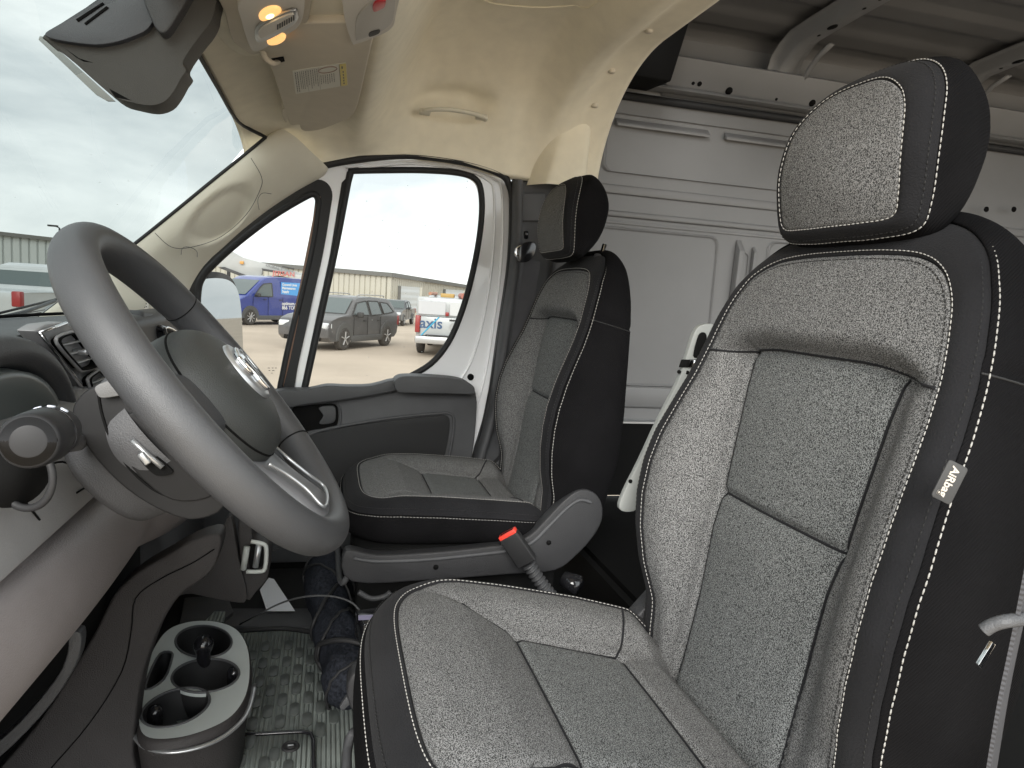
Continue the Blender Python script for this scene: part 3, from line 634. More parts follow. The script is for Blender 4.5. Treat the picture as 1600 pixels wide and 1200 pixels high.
cushP = dict(zf=0, ys=[-.60, -.48, -.38, -.26, -.17, -.10, -.05, 0], zs=[1.20, 1.222, 1.232, 1.240, 1.242, 1.238, 1.230, 1.22], zbase=1.138, fy=-.092, hn=.042, sx=1, xo=0)
seatD, W3D = make_seat('driver_seat_unit', 'nearer grey and black cloth seat with a small airbag tag sewn on its side', .75, cushD)
seatP, W3P = make_seat('passenger_seat_unit', 'farther and smaller grey and black cloth seat beside the far door', 1.75, cushP)
# airbag tag on the driver seat's outboard seam
tp = at(1478, 752, x=.470)
tg_u = np.array([0, -.40, .92]); tg_u /= np.linalg.norm(tg_u); tg_v = np.array([-.25, -.9, -.3]); tg_v -= tg_u * (tg_v @ tg_u); tg_v /= np.linalg.norm(tg_v)
tgn = np.cross(tg_u, tg_v)
if tgn[0] > 0: tgn = -tgn
c_ = tp + tgn * .004
out_ = [c_ + tg_u * b + tg_v * a for a, b in rrect(.018, .034, .0025, 3)]
bkr = [o for o in seatD.children if o.name.startswith('backrest')][0]
tagm = MB().prism(out_, tgn * .0014, .0003).build('airbag_tag', mat('charcoal woven tag', (.045, .045, .045), .7), bkr)
text('tag_lettering', 'AiRbag', .0095, mat('cream tag lettering', (.55, .50, .43), .6), tagm, c_ + tgn * .0016 + tg_v * -.001, -tg_u, -np.cross(tgn, tg_u) if 0 else np.cross(tgn, -tg_u), .0003, bold=.0002)
# ================================================================== PASSENGER DOOR
from mathutils.geometry import tessellate_polygon
def plate(mb, outer, holes, depth):
    loops = [[Vector(p) for p in outer]] + [[Vector(p) for p in h] for h in holes]
    T = tessellate_polygon(loops); flat = [p for l in loops for p in l]; d = Vector(depth); n = len(flat)
    V = flat + [p + d for p in flat]; F = [tuple(t) for t in T] + [tuple(i + n for i in t[::-1]) for t in T]; k = 0
    for l in loops:
        m = len(l)
        for i in range(m): F.append((k + i, k + (i + 1) % m, n + k + (i + 1) % m, n + k + i))
        k += m
    return mb.add(V, F, False)
DX = 2.17
door = thing('passenger_door', 'far front door with white painted window frame and black lower panel', 'van door', (DX, -.05, 1.1))
def px3(pts, x): return [at(a, b, x=x) for a, b in pts]
def crp(pts, x, n=5, closed=True): return list(cr1(np.array(px3(pts, x)), n, closed))
W1 = crp([(547, 268), (549, 267), (600, 266), (660, 266), (715, 270), (743, 280), (752, 302), (752, 345), (743, 405), (727, 470), (706, 525), (680, 562), (650, 583), (610, 600), (560, 606), (500, 610), (476, 611), (478, 600), (500, 500), (525, 385), (544, 285), (547, 270)], DX, 4)
W2 = crp([(490, 303), (497, 310), (497, 325), (488, 385), (470, 465), (450, 550), (440, 598), (434, 612), (400, 616), (345, 618), (318, 610), (310, 560), (308, 500), (309, 455), (316, 433), (335, 411), (372, 378), (425, 338), (475, 308)], DX, 4)
outer = crp([(500, 262), (560, 252), (640, 247), (720, 257), (775, 273), (792, 292), (797, 330), (793, 420), (783, 500), (768, 590), (750, 680), (733, 760), (720, 830), (450, 840), (260, 830), (240, 700), (236, 560), (262, 478), (292, 435), (340, 385), (400, 335), (455, 292)], DX, 4)
fr = plate(MB(), outer, [W1[::-1], W2[::-1]], (.05, 0, 0)).build('window_frame', 'whitepaint', door)
# pressed step of the frame beside the glass
for off_, pts in ((.0, [(560, 262), (640, 256), (715, 263), (760, 280), (772, 305), (770, 400), (757, 490), (738, 560), (715, 600)]), (0, [(540, 262), (640, 252), (722, 261), (770, 278), (784, 300), (784, 400), (772, 500), (757, 590), (740, 650)])):
    MB().tube(cr1(px3(pts, DX - .001), 6), .006, 8, flat=.7).build('pressed_edge', 'whitepaint', fr)
MB().tube(W1 + [], .0095, 8, closed=True).build('glass_seal', 'rubber', door)
for o_, r_ in ((0, .0095),): MB().tube(W2, .0105, 8, closed=True).build('glass_seal', 'rubber', door)
# black sash of the quarter light: wide on its upper edge and on the dividing bar
QO = crp([(300, 440), (335, 398), (385, 352), (445, 308), (485, 283), (507, 283), (519, 300), (516, 330), (505, 395), (486, 480), (466, 570), (457, 614), (436, 625), (345, 628), (296, 622), (286, 560), (286, 490)], DX - .006, 4)
W2b = [p - np.array([.006, 0, 0]) for p in W2]
plate(MB(), QO, [W2b[::-1]], (.010, 0, 0)).build('quarter_sash', 'rubber', door)
MB().prism(px3([(496, 306), (501, 307), (500, 330), (454, 560), (443, 604), (437, 604)], DX - .008), (.012, 0, 0), .001).build('sash_trim', mat('brown sash edge', (.16, .09, .06), .5), door)
MB().prism(px3([(534, 285), (547, 272), (553, 272), (541, 315), (522, 400), (497, 515), (478, 608), (470, 608), (490, 515), (515, 400)], DX - .004), (.008, 0, 0), .001).build('glass_run', 'rubber', door)
def pane(pts, name, m, x):
    P = [p + np.array([x, 0, 0]) for p in pts]; mb = MB(); mb.add(P, [tuple(t) for t in tessellate_polygon([[Vector(p) for p in P]])], False); return mb.build(name, m, door)
pane(W1, 'window_glass', 'sideglass', .022); pane(W2, 'quarter_glass', 'sideglass', .012)
mk = MB()
for i, (a, b, w_) in enumerate(((420, 575, 4), (426, 575, 3), (431, 575, 3), (421, 579, 3), (427, 579, 4), (425, 583, 2))):
    p = at(a, b, x=DX + .011); mk.box(p, (.0008, w_ * .0017, .0016))
mk.build('glass_marking', 'ink', door)
# body side weatherstrip round the door opening
ws = crp([(470, 274), (500, 260), (560, 249), (640, 243), (722, 253), (778, 270), (796, 290), (801, 330), (797, 420), (787, 500), (772, 590), (754, 680), (737, 760), (728, 810)], 2.13, 5, False)
MB().tube(ws, .0105, 8).build('door_weatherstrip', 'rubber', van)
p = at(735, 589, x=DX); MB().tube([p + [.003, 0, 0], p + [-.004, 0, 0], p + [-.006, 0, 0]], [.0105, .0105, .006], 16).build('bump_stop', 'hole', door)
# lower trim panel
PXx = 2.115
pan = MB().prism(crp([(300, 640), (460, 618), (500, 612), (560, 606), (620, 603), (700, 603), (737, 607), (744, 618), (745, 640), (741, 690), (733, 740), (720, 800), (700, 860), (420, 880), (300, 860)], PXx, 3), (.055, 0, 0), .010, 3).build('door_panel', 'blackplastic', door)
def belt(z0, z1, pts_t, pts_b, x, d, name, m, bev):
    return MB().prism(crp(pts_t + pts_b[::-1], x, 3), (d, 0, 0), bev, 4).build(name, m, door)
belt(0, 0, [(430, 612), (480, 609), (510, 603), (540, 604), (580, 603), (618, 594)], [(430, 640), (480, 632), (520, 628), (560, 622), (600, 615), (622, 609)], 2.075, .06, 'top_pad', 'darkplastic', .012)
arm = MB().prism(crp([(616, 600), (622, 591), (640, 588), (690, 590), (722, 594), (738, 602), (742, 610), (738, 616), (700, 615), (640, 614), (622, 612)], 2.045, 4), (.075, 0, 0), .012, 4).build('armrest', 'darkplastic', door)
# pull cup: flat dark plate standing in for the recess shade, plus its lever
cup = MB().prism(crp([(455, 640), (480, 634), (515, 631), (526, 634), (529, 645), (528, 660), (522, 667), (495, 671), (462, 674)], PXx - .003, 4), (.006, 0, 0), .002).build('pull_cup', 'hole', door)
MB().tube(crp([(455, 638), (480, 632), (515, 629), (528, 632), (532, 645), (531, 661), (524, 669), (495, 674), (462, 678)], PXx - .004, 4), .0030, 8, closed=True).build('cup_rim', 'blackplastic', cup)
MB().prism(crp([(498, 637), (516, 634), (524, 638), (524, 656), (516, 662), (499, 662), (505, 650)], PXx - .010, 4), (.012, 0, 0), .004, 3).build('pull_lever', 'darkplastic', cup)
# map pocket: a recess edge and a proud lower moulding
pk = MB().prism(crp([(470, 690), (500, 676), (560, 664), (620, 656), (680, 650), (698, 650), (703, 660), (700, 690), (688, 740), (670, 800), (470, 800)], PXx - .006, 3), (.012, 0, 0), .004).build('door_pocket', mat('matt black pocket', (.016, .016, .017), .75, bump=.5, bscale=600), door)
MB().tube(crp([(470, 686), (500, 673), (560, 661), (620, 652), (684, 646), (702, 646), (709, 656), (706, 690), (695, 740), (678, 800)], PXx - .004, 4, False), .0045, 8).build('pocket_rim', 'blackplastic', pk)
# --- door mirror outside the quarter light
mr = MB(); A, B = np.array([2.29, .40]), np.array([2.585, .292]); dirv = np.append((B - A) / np.linalg.norm(B - A), 0); nv = np.array([-dirv[1], dirv[0], 0]); nv = -nv if nv[1] > 0 else nv
ol = [(0, 1.36), (0, 1.60), (.004, 1.665), (.03, 1.70), (.10, 1.712), (.20, 1.712), (.262, 1.695), (.295, 1.66), (.310, 1.60), (.314, 1.50), (.312, 1.36), (.290, 1.30), (.24, 1.285), (.06, 1.285), (.015, 1.31)]
ol = cr1(ol, 4, True); P = [np.array([A[0], A[1], 0]) + dirv * u + np.array([0, 0, z]) for u, z in ol]
hs = MB().prism(P, -nv * .09, .022, 4).build('mirror_housing', 'rubber', door)
cc_ = np.mean(P, 0); Pi = [cc_ + (p - cc_) * .90 + nv * (.020 - (p[2] - cc_[2]) * .05) for p in P]
MB().add(Pi, [tuple(range(len(Pi)))], False).build('mirror_glass', mat('mirror silver', (.5, .52, .53), .02, metal=1), hs)
MB().box((2.26, .37, 1.42), (.14, .05, .12), bev=.02).build('mirror_arm', 'rubber', hs)
# ================================================================== PASSENGER SEAT BELT
pb = thing('passenger_seat_belt', 'black belt webbing hanging from the ring on the far door pillar', 'seat belt', tuple(at(800, 700, x=2.05)))
ring = at(822, 388, x=2.05)
def ribbon(path, w, t, wd):
    mb = MB(); wd = np.array(wd, float); wd /= np.linalg.norm(wd); P = np.asarray(path, float); T = np.gradient(P, axis=0); G = []
    for p, q in zip(P, T):
        n = np.cross(q, wd); n /= np.linalg.norm(n); G.append([p + wd * w / 2 + n * t / 2, p - wd * w / 2 + n * t / 2, p - wd * w / 2 - n * t / 2, p + wd * w / 2 - n * t / 2])
    return mb.grid(np.array(G), closed=True, smooth=False, capstart=True, capend=True)
path = cr1([at(832, 408, x=2.05), at(822, 470, x=2.05), at(808, 560, x=2.05), at(796, 660, x=2.05), at(786, 760, x=2.05)], 8)
ribbon(path, .048, .002, (.15, 1, 0)).build('webbing', 'belt', pb)
path = cr1([at(812, 405, x=2.055), at(803, 470, x=2.06), at(790, 570, x=2.06), at(778, 680, x=2.06)], 8)
MB().prism(crp([(812, 388), (818, 380), (832, 377), (838, 384), (835, 398), (826, 408), (812, 408)], 2.035, 4), (.03, 0, 0), .006, 3).build('belt_ring', 'gloss', pb)
MB().tube(crp([(812, 402), (806, 398), (808, 388), (818, 383)], 2.04, 5, False), .004, 8).build('ring_arm', 'chrome', pb)
MB().tube([at(822, 372, x=2.10), at(822, 362, x=2.09)], .007, 10).build('ring_bolt', 'gloss', pb)
MB().tube([at(797, 734, x=2.0), at(778, 748, x=2.0)], .004, 8).build('belt_anchor', 'chrome', pb)
# buckle between the seats
bk = thing('seat_belt_buckle', 'black buckle with a red button standing on a ribbed sleeve between the seats', 'belt buckle', tuple(at(880, 960, x=1.40)))
b0, b1, b2 = at(796, 838, x=1.43), at(826, 882, x=1.42), at(868, 940, x=1.40)
ax = (b0 - b1) / np.linalg.norm(b0 - b1); yv = np.array([.35, .9, 0.2]); yv -= ax * (yv @ ax); yv /= np.linalg.norm(yv); xv = np.cross(yv, ax)
RM = Matrix(((xv[0], yv[0], ax[0]), (xv[1], yv[1], ax[1]), (xv[2], yv[2], ax[2])))
L_ = np.linalg.norm(b0 - b1)
MB().box((b0 + b1) / 2 + ax * .004, (.022, .046, L_), RM, .004, 3).build('buckle_case', 'rubber', bk)
MB().box(b0 + ax * .006, (.019, .042, .010), RM, .002, 2).build('release_button', 'redplastic', bk)
MB().box(b0 + ax * .0112, (.004, .032, .002), RM).build('tongue_slot', 'hole', bk)
S = resample(cr1([b1, b1 * .5 + b2 * .5 + [0, .002, 0], b2], 10), 60); MB().tube(S, .0175 + .0028 * np.sin(np.arange(60) * 1.05), 14, flat=.75).build('bellows', 'darkplastic', bk)
MB().tube([at(880, 905, x=1.43), at(905, 918, x=1.40)], [.016, .019], 16).build('anchor_cap', 'gloss', bk)
# driver's belt in the near lower corner
db = thing('driver_seat_belt', 'black belt webbing with a hook at the right edge of the photo', 'seat belt', tuple(at(1560, 1190, x=.36)))
path = cr1([at(1650, 640, x=.33), at(1625, 800, x=.335), at(1595, 960, x=.34), at(1568, 1090, x=.345), at(1545, 1230, x=.35)], 8)
ribbon(path, .047, .0022, (.55, -.83, 0)).build('webbing', 'belt', db)
MB().tube(cr1([at(1537, 985, x=.335), at(1552, 976, x=.332), at(1575, 970, x=.328), at(1610, 966, x=.33)], 6), .0042, 10).build('belt_hook', 'blackplastic', db)
MB().prism(px3([(1529, 1040), (1552, 1003), (1557, 1008), (1534, 1046)], .36), (.003, 0, 0), .0008).build('tongue_plate', 'chrome', db)
MB().tube(cr1([at(1390, 1215, x=.50), at(1430, 1180, x=.50), at(1490, 1165, x=.50), at(1540, 1185, x=.50)], 6), .012, 10).build('recliner_edge', 'gloss', seatD)
# pale bracket on the inboard side of the driver's seat
br = MB().prism(crp([(1096, 508), (1112, 506), (1120, 512), (1117, 525), (1103, 560), (1098, 600), (1082, 640), (1045, 690), (1015, 745), (1000, 790), (985, 800), (968, 795), (975, 770), (1000, 720), (1030, 655), (1058, 600), (1072, 560), (1085, 520)], 1.085, 3), (.012, 0, 0), .003).build('side_bracket', mat('pale grey bracket plastic', (.27, .28, .27), .45), seatD)
MB().prism(crp([(1092, 524), (1102, 520), (1104, 532), (1094, 556), (1084, 556)], 1.083, 4), (.003, 0, 0), .0005).build('bracket_slot', 'hole', br)
for a, b in ((1061, 581), (1074, 582), (985, 752)): MB().tube([at(a, b, x=1.084), at(a, b, x=1.088)], .0035, 10).build('bracket_hole', 'hole', br)
MB().prism(px3([(1066, 562), (1088, 562), (1084, 574), (1062, 574)], 1.082), (.004, 0, 0), .0006).build('bracket_gap', 'hole', br)
MB().prism(px3([(1079, 563), (1088, 563), (1085, 574), (1076, 574)], 1.080), (.003, 0, 0), .0005).build('bracket_pin', 'chrome', br)
# ================================================================== STEERING WHEEL
TW = R(39.5); WC = np.array([.768, .106, 1.583]); RW, TR = .183, .0192
e1 = np.array([1.0, 0, 0]); e2 = np.array([0, math.sin(TW), math.cos(TW)]); en = np.array([0, -math.cos(TW), math.sin(TW)])
wheel = thing('steering_wheel', 'dark grey steering wheel with a round badge on its hub', 'steering wheel', tuple(WC))
def wp(a, b, c=0): return WC + e1 * a + e2 * b + en * c
def wang(t, r=RW, c=0): return wp(r * math.cos(t), r * math.sin(t), c)
ts = np.linspace(0, 2 * np.pi, 160, endpoint=False)
def rimw(t):   # the rim is a little thicker at the hand grips
    d = math.degrees(t) % 360
    return TR * (1 + .05 * math.exp(-((d - 45) / 18) ** 2) + .05 * math.exp(-((d - 135) / 18) ** 2))
G = []
for t in ts:
    rd = e1 * math.cos(t) + e2 * math.sin(t); c = WC + rd * RW; r = rimw(t)
    G.append([c + r * (math.cos(q) * rd * .92 + math.sin(q) * en * 1.06) for q in np.linspace(0, 2 * np.pi, 28, endpoint=False)])
G.append(G[0]); rim = MB().grid(np.array(G), closed=True).build('rim', 'wheelskin', wheel)
for d in (33, -36):   # joints between the rim sections
    t = R(d); rd = e1 * math.cos(t) + e2 * math.sin(t); c = WC + rd * RW; r = TR * 1.0
    MB().tube([c + r * (math.cos(q) * rd * .925 + math.sin(q) * en * 1.065) for q in np.linspace(0, 2 * np.pi, 28, endpoint=False)], .0011, 5, closed=True).build('rim_joint', 'hole', rim)
def wcurve(pts, c): return [wp(a, b, c) for a, b in pts]
# hub: domed airbag cover
out2 = cr1([(-.098, .018), (-.085, .052), (-.05, .074), (0, .082), (.05, .074), (.085, .052), (.098, .018), (.092, -.02), (.070, -.055), (.035, -.078), (0, -.084), (-.035, -.078), (-.070, -.055), (-.092, -.02)], 8, True)
rows = []
for k, c in ((1.0, -.060), (1.04, -.035), (1.03, -.012), (.99, .004), (.93, .014), (.80, .024), (.6, .031), (.4, .034), (.2, .0355), (.01, .036)):
    rows.append([wp(a * k * .93 + .003, b * k * .95 - .004, c) for a, b in out2])
hub = MB().grid(cr1(rows, 3), closed=True, capstart=True, capend=True).build('airbag_cover', mat('hub cover plastic', (.034, .036, .035), .5, spec=.4, bump=.3, bscale=900, var=.06, vscale=20), wheel)
MB().tube([wp(a * .93 * .995 + .003, b * .95 * .995 - .004, .002) for a, b in out2], .0012, 5, closed=True).build('cover_joint', 'hole', hub)
# badge: a raised ram's-head style shield in chrome on a satin disc
bd = []
for k, c in ((1, .0335), (.97, .037), (.9, .038), (.01, .0385)): bd.append([wp(.034 * k * math.cos(t), .034 * k * math.sin(t), c) for t in ts[::4]])
badge = MB().grid(bd, closed=True, capend=True).build('badge', 'silver', hub)
hd = [(0, .026), (.008, .024), (.012, .017), (.020, .022), (.026, .016), (.027, .004), (.022, -.006), (.016, -.004), (.019, .004), (.018, .010), (.012, .008), (.009, -.004), (.010, -.014), (.005, -.026), (0, -.028)]
hd = hd + [(-a, b) for a, b in hd[1:-1]][::-1]
MB().prism(wcurve(hd, .0385), en * .004, .0008).build('emblem', 'chrome', badge)
for s in (-1, 1): MB().prism(wcurve([(s * .004, .010), (s * .008, .012), (s * .007, -.002), (s * .004, -.012)], .0428), en * .0008).build('emblem_line', 'gloss', badge)
# hub back and boss
rows = []
for k, c in ((1.03, -.05), (1.0, -.075), (.82, -.10), (.7, -.13)): rows.append([wp(a * k, b * k * .95 - .005, c) for a, b in out2])
MB().grid(cr1(rows, 3), closed=True, capend=True).build('hub_shell', 'blackplastic', wheel)
# side spokes with switch pods
for s in (-1, 1):
    rows = []
    for u, h0, h1, c0, c1 in ((.080, .040, -.030, .006, -.030), (.105, .036, -.026, .004, -.026), (.13, .034, -.024, .003, -.020), (.155, .040, -.030, .006, -.016), (.178, .052, -.044, .010, -.012)):
        rows.append([wp(s * u, h0, (c0 + c1) / 2), wp(s * u, h0 * .8, c0 - .002), wp(s * u, (h0 + h1) / 2, c0 + .002), wp(s * u, h1 * .8, c0 - .002), wp(s * u, h1, (c0 + c1) / 2), wp(s * u, h1 * .7, c1), wp(s * u, h0 * .7, c1)])
    sp = MB().grid(np.swapaxes(cr1(np.swapaxes(cr1(rows, 4), 0, 1), 4, True), 0, 1), closed=True).build('spoke', 'wheelskin', wheel)
    if s < 0: continue
    pd = MB().prism(wcurve(cr1([(s * .100, .024), (s * .128, .026), (s * .142, .014), (s * .142, -.008), (s * .125, -.018), (s * .100, -.016)], 4, True), .004), en * .006, .002).build('switch_pod', 'gloss', sp)
    MB().prism(wcurve([(s * .106, .018), (s * .124, .019), (s * .124, .006), (s * .106, .006)], .010), en * .003, .001).build('switch', 'blackplastic', pd)
    MB().prism(wcurve([(s * .128, .022), (s * .138, .013), (s * .138, -.002), (s * .130, -.002)], .010), en * .002, .0008).build('switch', 'silver', pd)
# lower spoke: a satin framed web
rows = []
for v, w_, c in ((-.072, .050, -.010), (-.10, .040, -.004), (-.13, .038, .002), (-.155, .046, .006), (-.172, .060, .006)):
    rows.append([wp(-w_, v, c - .012), wp(-w_ * .97, v, c), wp(-w_ * .5, v, c + .003), wp(w_ * .5, v, c + .003), wp(w_ * .97, v, c), wp(w_, v, c - .012), wp(0, v, c - .016)])
sp = MB().grid(np.swapaxes(cr1(np.swapaxes(cr1(rows, 5), 0, 1), 3, True), 0, 1), closed=True).build('spoke', mat('grey spoke plastic', (.11, .11, .115), .4, spec=.4), wheel)
MB().tube(cr1([wp(a, b, c) for a, b, c in ((.040, -.084, .000), (.031, -.105, .005), (.030, -.13, .010), (.038, -.153, .013), (.0, -.158, .0145), (-.038, -.153, .013), (-.030, -.13, .010), (-.031, -.105, .005), (-.040, -.084, .000))], 6), .0018, 8).build('spoke_trim', 'silver', sp)
# ================================================================== STEERING COLUMN
col_ = thing('steering_column', 'dark column shroud behind the steering wheel with its slot and lever', 'steering column', tuple(at(200, 700, x=.70)))
shp = crp([(112, 648), (122, 622), (148, 603), (200, 592), (240, 600), (300, 640), (350, 720), (352, 790), (310, 812), (270, 806), (215, 778), (165, 735), (130, 690)], .675, 3)
sh_ = MB().prism(shp, (.17, .0, 0), .018, 4).build('column_shroud', 'shroud', col_)
inner = crp([(212, 640), (235, 622), (262, 630), (320, 690), (335, 760), (320, 780), (270, 782), (225, 752), (183, 700), (180, 664)], .672, 3)
MB().prism(inner, (.06, 0, 0), .010, 4).build('shroud_pod', 'shroud', sh_)
MB().prism(crp([(150, 603), (178, 592), (206, 585), (222, 600), (206, 613), (162, 622), (150, 614)], .665, 4), (.15, 0, 0), .006, 3).build('top_cover', mat('grey column cover', (.12, .12, .12), .5, bump=.2, bscale=800), sh_)
MB().tube(cr1(px3([(154, 618), (160, 650), (175, 690), (205, 735), (245, 768), (285, 780)], .6745), 6), .0012, 6).build('shroud_joint', 'hole', sh_)
slot = MB().prism(crp([(203, 690), (210, 683), (222, 690), (262, 728), (270, 738), (260, 743), (240, 741), (215, 715)], .669, 4), (.004, 0, 0), .001).build('lever_slot', 'hole', sh_)
MB().tube(px3([(206, 688), (228, 708), (254, 730)], .666), .0026, 8).build('tilt_lever', 'silver', sh_)
MB().box(at(226, 716, x=.664), (.006, .006, .012), Matrix.Rotation(R(-35), 3, 'X'), .0015).build('lever_latch', 'silver', sh_)
MB().tube([at(294, 771, x=.6735), at(294, 771, x=.6765)], .0028, 12).build('screw_hole', 'hole', sh_)
# stalk
stk = thing('indicator_stalk', 'stubby dark control stalk with a round end cap at the left edge', 'control stalk', tuple(at(60, 740, x=.60)))
ca, cb, cc3 = at(44, 690, x=.455), at(88, 672, x=.525), at(120, 690, x=.68)
ax = (ca - cb) / np.linalg.norm(ca - cb); pr = [(a_, b_ * .86) for a_, b_ in [(0, .0001), (.0, .010), (-.001, .0145), (.0, .0165), (.0, .0172), (-.004, .0188), (-.012, .0195), (-.035, .0200), (-.038, .0186), (-.040, .0200), (-.060, .0195), (-.070, .0165), (-.078, .0110)]]
MB().tube([ca + ax * (a - .001 * i * .1) for i, (a, r) in enumerate(pr)], [r for a, r in pr], 36).build('knob', mat('smooth black stalk plastic', (.014, .014, .015), .5, spec=.25), stk)
MB().tube([ca - ax * .0372, ca - ax * .0392], .0174, 36).build('knob_ring', 'gloss', stk)
kn = MB()
for i, a in enumerate((70, 95, 120)):
    xq = np.cross(ax, [0, 0, 1.]); xq /= np.linalg.norm(xq); yq = np.cross(xq, ax) * -1; u_ = math.cos(R(a)) * xq + math.sin(R(a)) * abs(yq[2]) * np.array([0, 0, 1.]); kn.tube([ca - ax * .050 + u_ * .0160, ca - ax * .050 + u_ * .0180], .0024, 8)
kn.build('knob_symbol', mat('pale symbol ink', (.55, .58, .65), .5), stk)
MB().tube(cr1([cb - ax * .004, cb * .5 + cc3 * .5 + [0, .01, -.004], cc3], 6), .0085, 12).build('stalk_arm', 'blackplastic', stk)
# ================================================================== DASHBOARD
dash = thing('dashboard', 'dark grey dashboard with air vents under the windshield', 'dashboard', (1.25, .5, 1.0))
# top pad
rows = []
for x in np.linspace(.40, 2.02, 40):
    c = (x - 1.25) / .8; yb = .85 - .21 * abs(c) ** 2.2; yl = .335 + .03 * sstep(1.15, 1.5, x)
    lift = .012 * math.exp(-((x - .75) / .26) ** 4)
    rows.append([(x, yb + .02, 1.55), (x, yb, 1.566), (x, yb - .03, 1.575), (x, .52, 1.594 + lift), (x, .43, 1.608 + lift), (x, yl + .03, 1.610 + lift), (x, yl + .008, 1.604 + lift), (x, yl, 1.590 + lift), (x, yl + .006, 1.56), (x, yl + .02, 1.44), (x, yl + .06, 1.28), (x, yl + .18, 1.18), (x, .75, 1.15)])
MB().grid(np.swapaxes(cr1(np.swapaxes(np.array(rows), 0, 1), 3), 0, 1)).build('dash_top', 'darkplastic', dash)
MB().tube([(x, .68 - .12 * abs((x - 1.25) / .8) ** 2, 1.590) for x in np.linspace(.9, 1.9, 12)], .004, 6).build('demister_slot', 'hole', dash)
# cluster hood: arch over the instruments
rows = []
for t in np.linspace(-8, 188, 34):
    a = R(t); cx_, cz_ = .735, 1.515
    def hp(rx, rz, y): return (cx_ + rx * math.cos(a), y, cz_ + rz * math.sin(a))
    rows.append([hp(.205, .120, .40), hp(.207, .122, .33), hp(.203, .119, .292), hp(.192, .110, .281), hp(.180, .100, .280), hp(.170, .092, .288), hp(.160, .084, .31), hp(.150, .076, .345), hp(.145, .072, .40)])
MB().grid(np.swapaxes(cr1(np.swapaxes(np.array(rows), 0, 1), 4), 0, 1)).build('cluster_hood', 'darkplastic', dash)
MB().grid([[(.735 + .150 * k * math.cos(R(t)), .385, 1.515 + .08 * k * math.sin(R(t))) for t in np.linspace(-15, 195, 30)] for k in (.02, 1)]).build('instrument_face', 'darkplastic', dash)
rows = []
for k, y in ((1.0, .300), (.97, .286), (.90, .284), (.6, .292), (.3, .30), (.02, .302)): rows.append([(.735 + .165 * k * math.cos(R(t)), y, 1.515 + .088 * k * math.sin(R(t))) for t in np.linspace(-25, 205, 34)])
MB().grid(rows).build('cluster_lens', mat('smoked cluster lens', (.085, .10, .10), .35, spec=.5), dash)
# centre vents in a bezel
def vent(name, pts, x_in, nsl, par, m='gloss', kn_=True):
    P = [at(a, b, y=.290) for a, b in pts]; c = np.mean(P, 0); rows = []
    for k, d in ((1.0, .0), (.985, -.005), (.93, -.006), (.90, .0), (.88, .012), (.86, .045)): rows.append([c + (p - c) * k + [0, d, 0] for p in P])
    v = MB().grid(rows, closed=True, capend=True).build(name, 'hole', par)
    hi, lo = max(p[2] for p in P), min(p[2] for p in P); xa, xb = min(p[0] for p in P), max(p[0] for p in P)
    for i in range(nsl):
        f = (i + 1) / (nsl + 1); z = hi + (lo - hi) * f
        # slat ends follow the opening
        L0 = [p for p in P]; xs_ = []
        for j in range(len(L0)):
            a, b = L0[j], L0[(j + 1) % len(L0)]
            if (a[2] - z) * (b[2] - z) < 0: w = (z - a[2]) / (b[2] - a[2]); xs_.append(a[0] + w * (b[0] - a[0]))
        if len(xs_) >= 2:
            x0_, x1_ = min(xs_), max(xs_); g_ = (x1_ - x0_) * .08
            MB().box(((x0_ + x1_) / 2, .291, z), (x1_ - x0_ - 2 * g_, .006, .0022), None, .0008).build('vent_slat', mat('pale slat edge', (.40, .41, .42), .4), v)
            if kn_ and i == nsl // 2: MB().box(((x0_ + x1_) / 2 + .003, .288, z), (.010, .018, .008), None, .003, 3).build('vent_tab', 'silver', v)
    MB().tube([c + (p - c) * 1.0 + [0, -.002, 0] for p in P], .0022, 6, closed=True).build('vent_rim', 'greyplastic', v)
    return v
bez = MB().prism([at(a, b, y=.296) for a, b in ((56, 517), (72, 507), (103, 503), (118, 512), (150, 550), (175, 588), (168, 600), (137, 616), (126, 604), (90, 555))], (0, .02, 0), .003, 3).build('vent_bezel', 'greyplastic', dash)
MB().tube([at(a, b, y=.294) for a, b in ((103, 505), (62, 520), (92, 556), (126, 602), (138, 614))], .0022, 8).build('bezel_trim', 'chrome', bez)
vent('air_vent', cr1([(84, 531), (92, 524), (112, 519), (122, 523), (148, 556), (152, 566), (146, 574), (126, 579), (118, 574), (92, 545)], 4, True), 0, 3, dash, 'blackplastic')
vent('air_vent', cr1([(134, 594), (140, 586), (158, 576), (168, 584), (174, 592), (168, 604), (146, 613), (139, 608)], 4, True), 0, 1, dash, 'blackplastic', False)
# passenger end vent
pv = thing('x', 'x', 'x') if 0 else None
P = [at(a, b, y=.36) for a, b in cr1([(256, 515), (268, 517), (285, 532), (298, 548), (290, 552), (276, 551), (262, 535)], 4, True)]
c = np.mean(P, 0); ev = MB().grid([[c + (p - c) * k + [0, d, 0] for p in P] for k, d in ((1.35, .03), (1.22, .0), (1.05, -.006), (1.0, -.004), (.95, .004), (.9, .03))], closed=True, capend=True).build('air_vent', 'gloss', dash)
MB().tube([c + (p - c) * 1.1 + [0, -.007, 0] for p in P], .0022, 6, closed=True).build('vent_ring', 'chrome', ev)
for k in (-.012, .012): MB().box(c + [.0, -.002, k], (.06, .008, .003), None, .001).build('vent_slat', 'silver', ev)
MB().prism([at(a, b, y=.375) for a, b in ((225, 485), (262, 492), (300, 530), (310, 570), (250, 600), (215, 560))], (0, .05, 0), .012, 4).build('dash_end', 'darkplastic', dash)
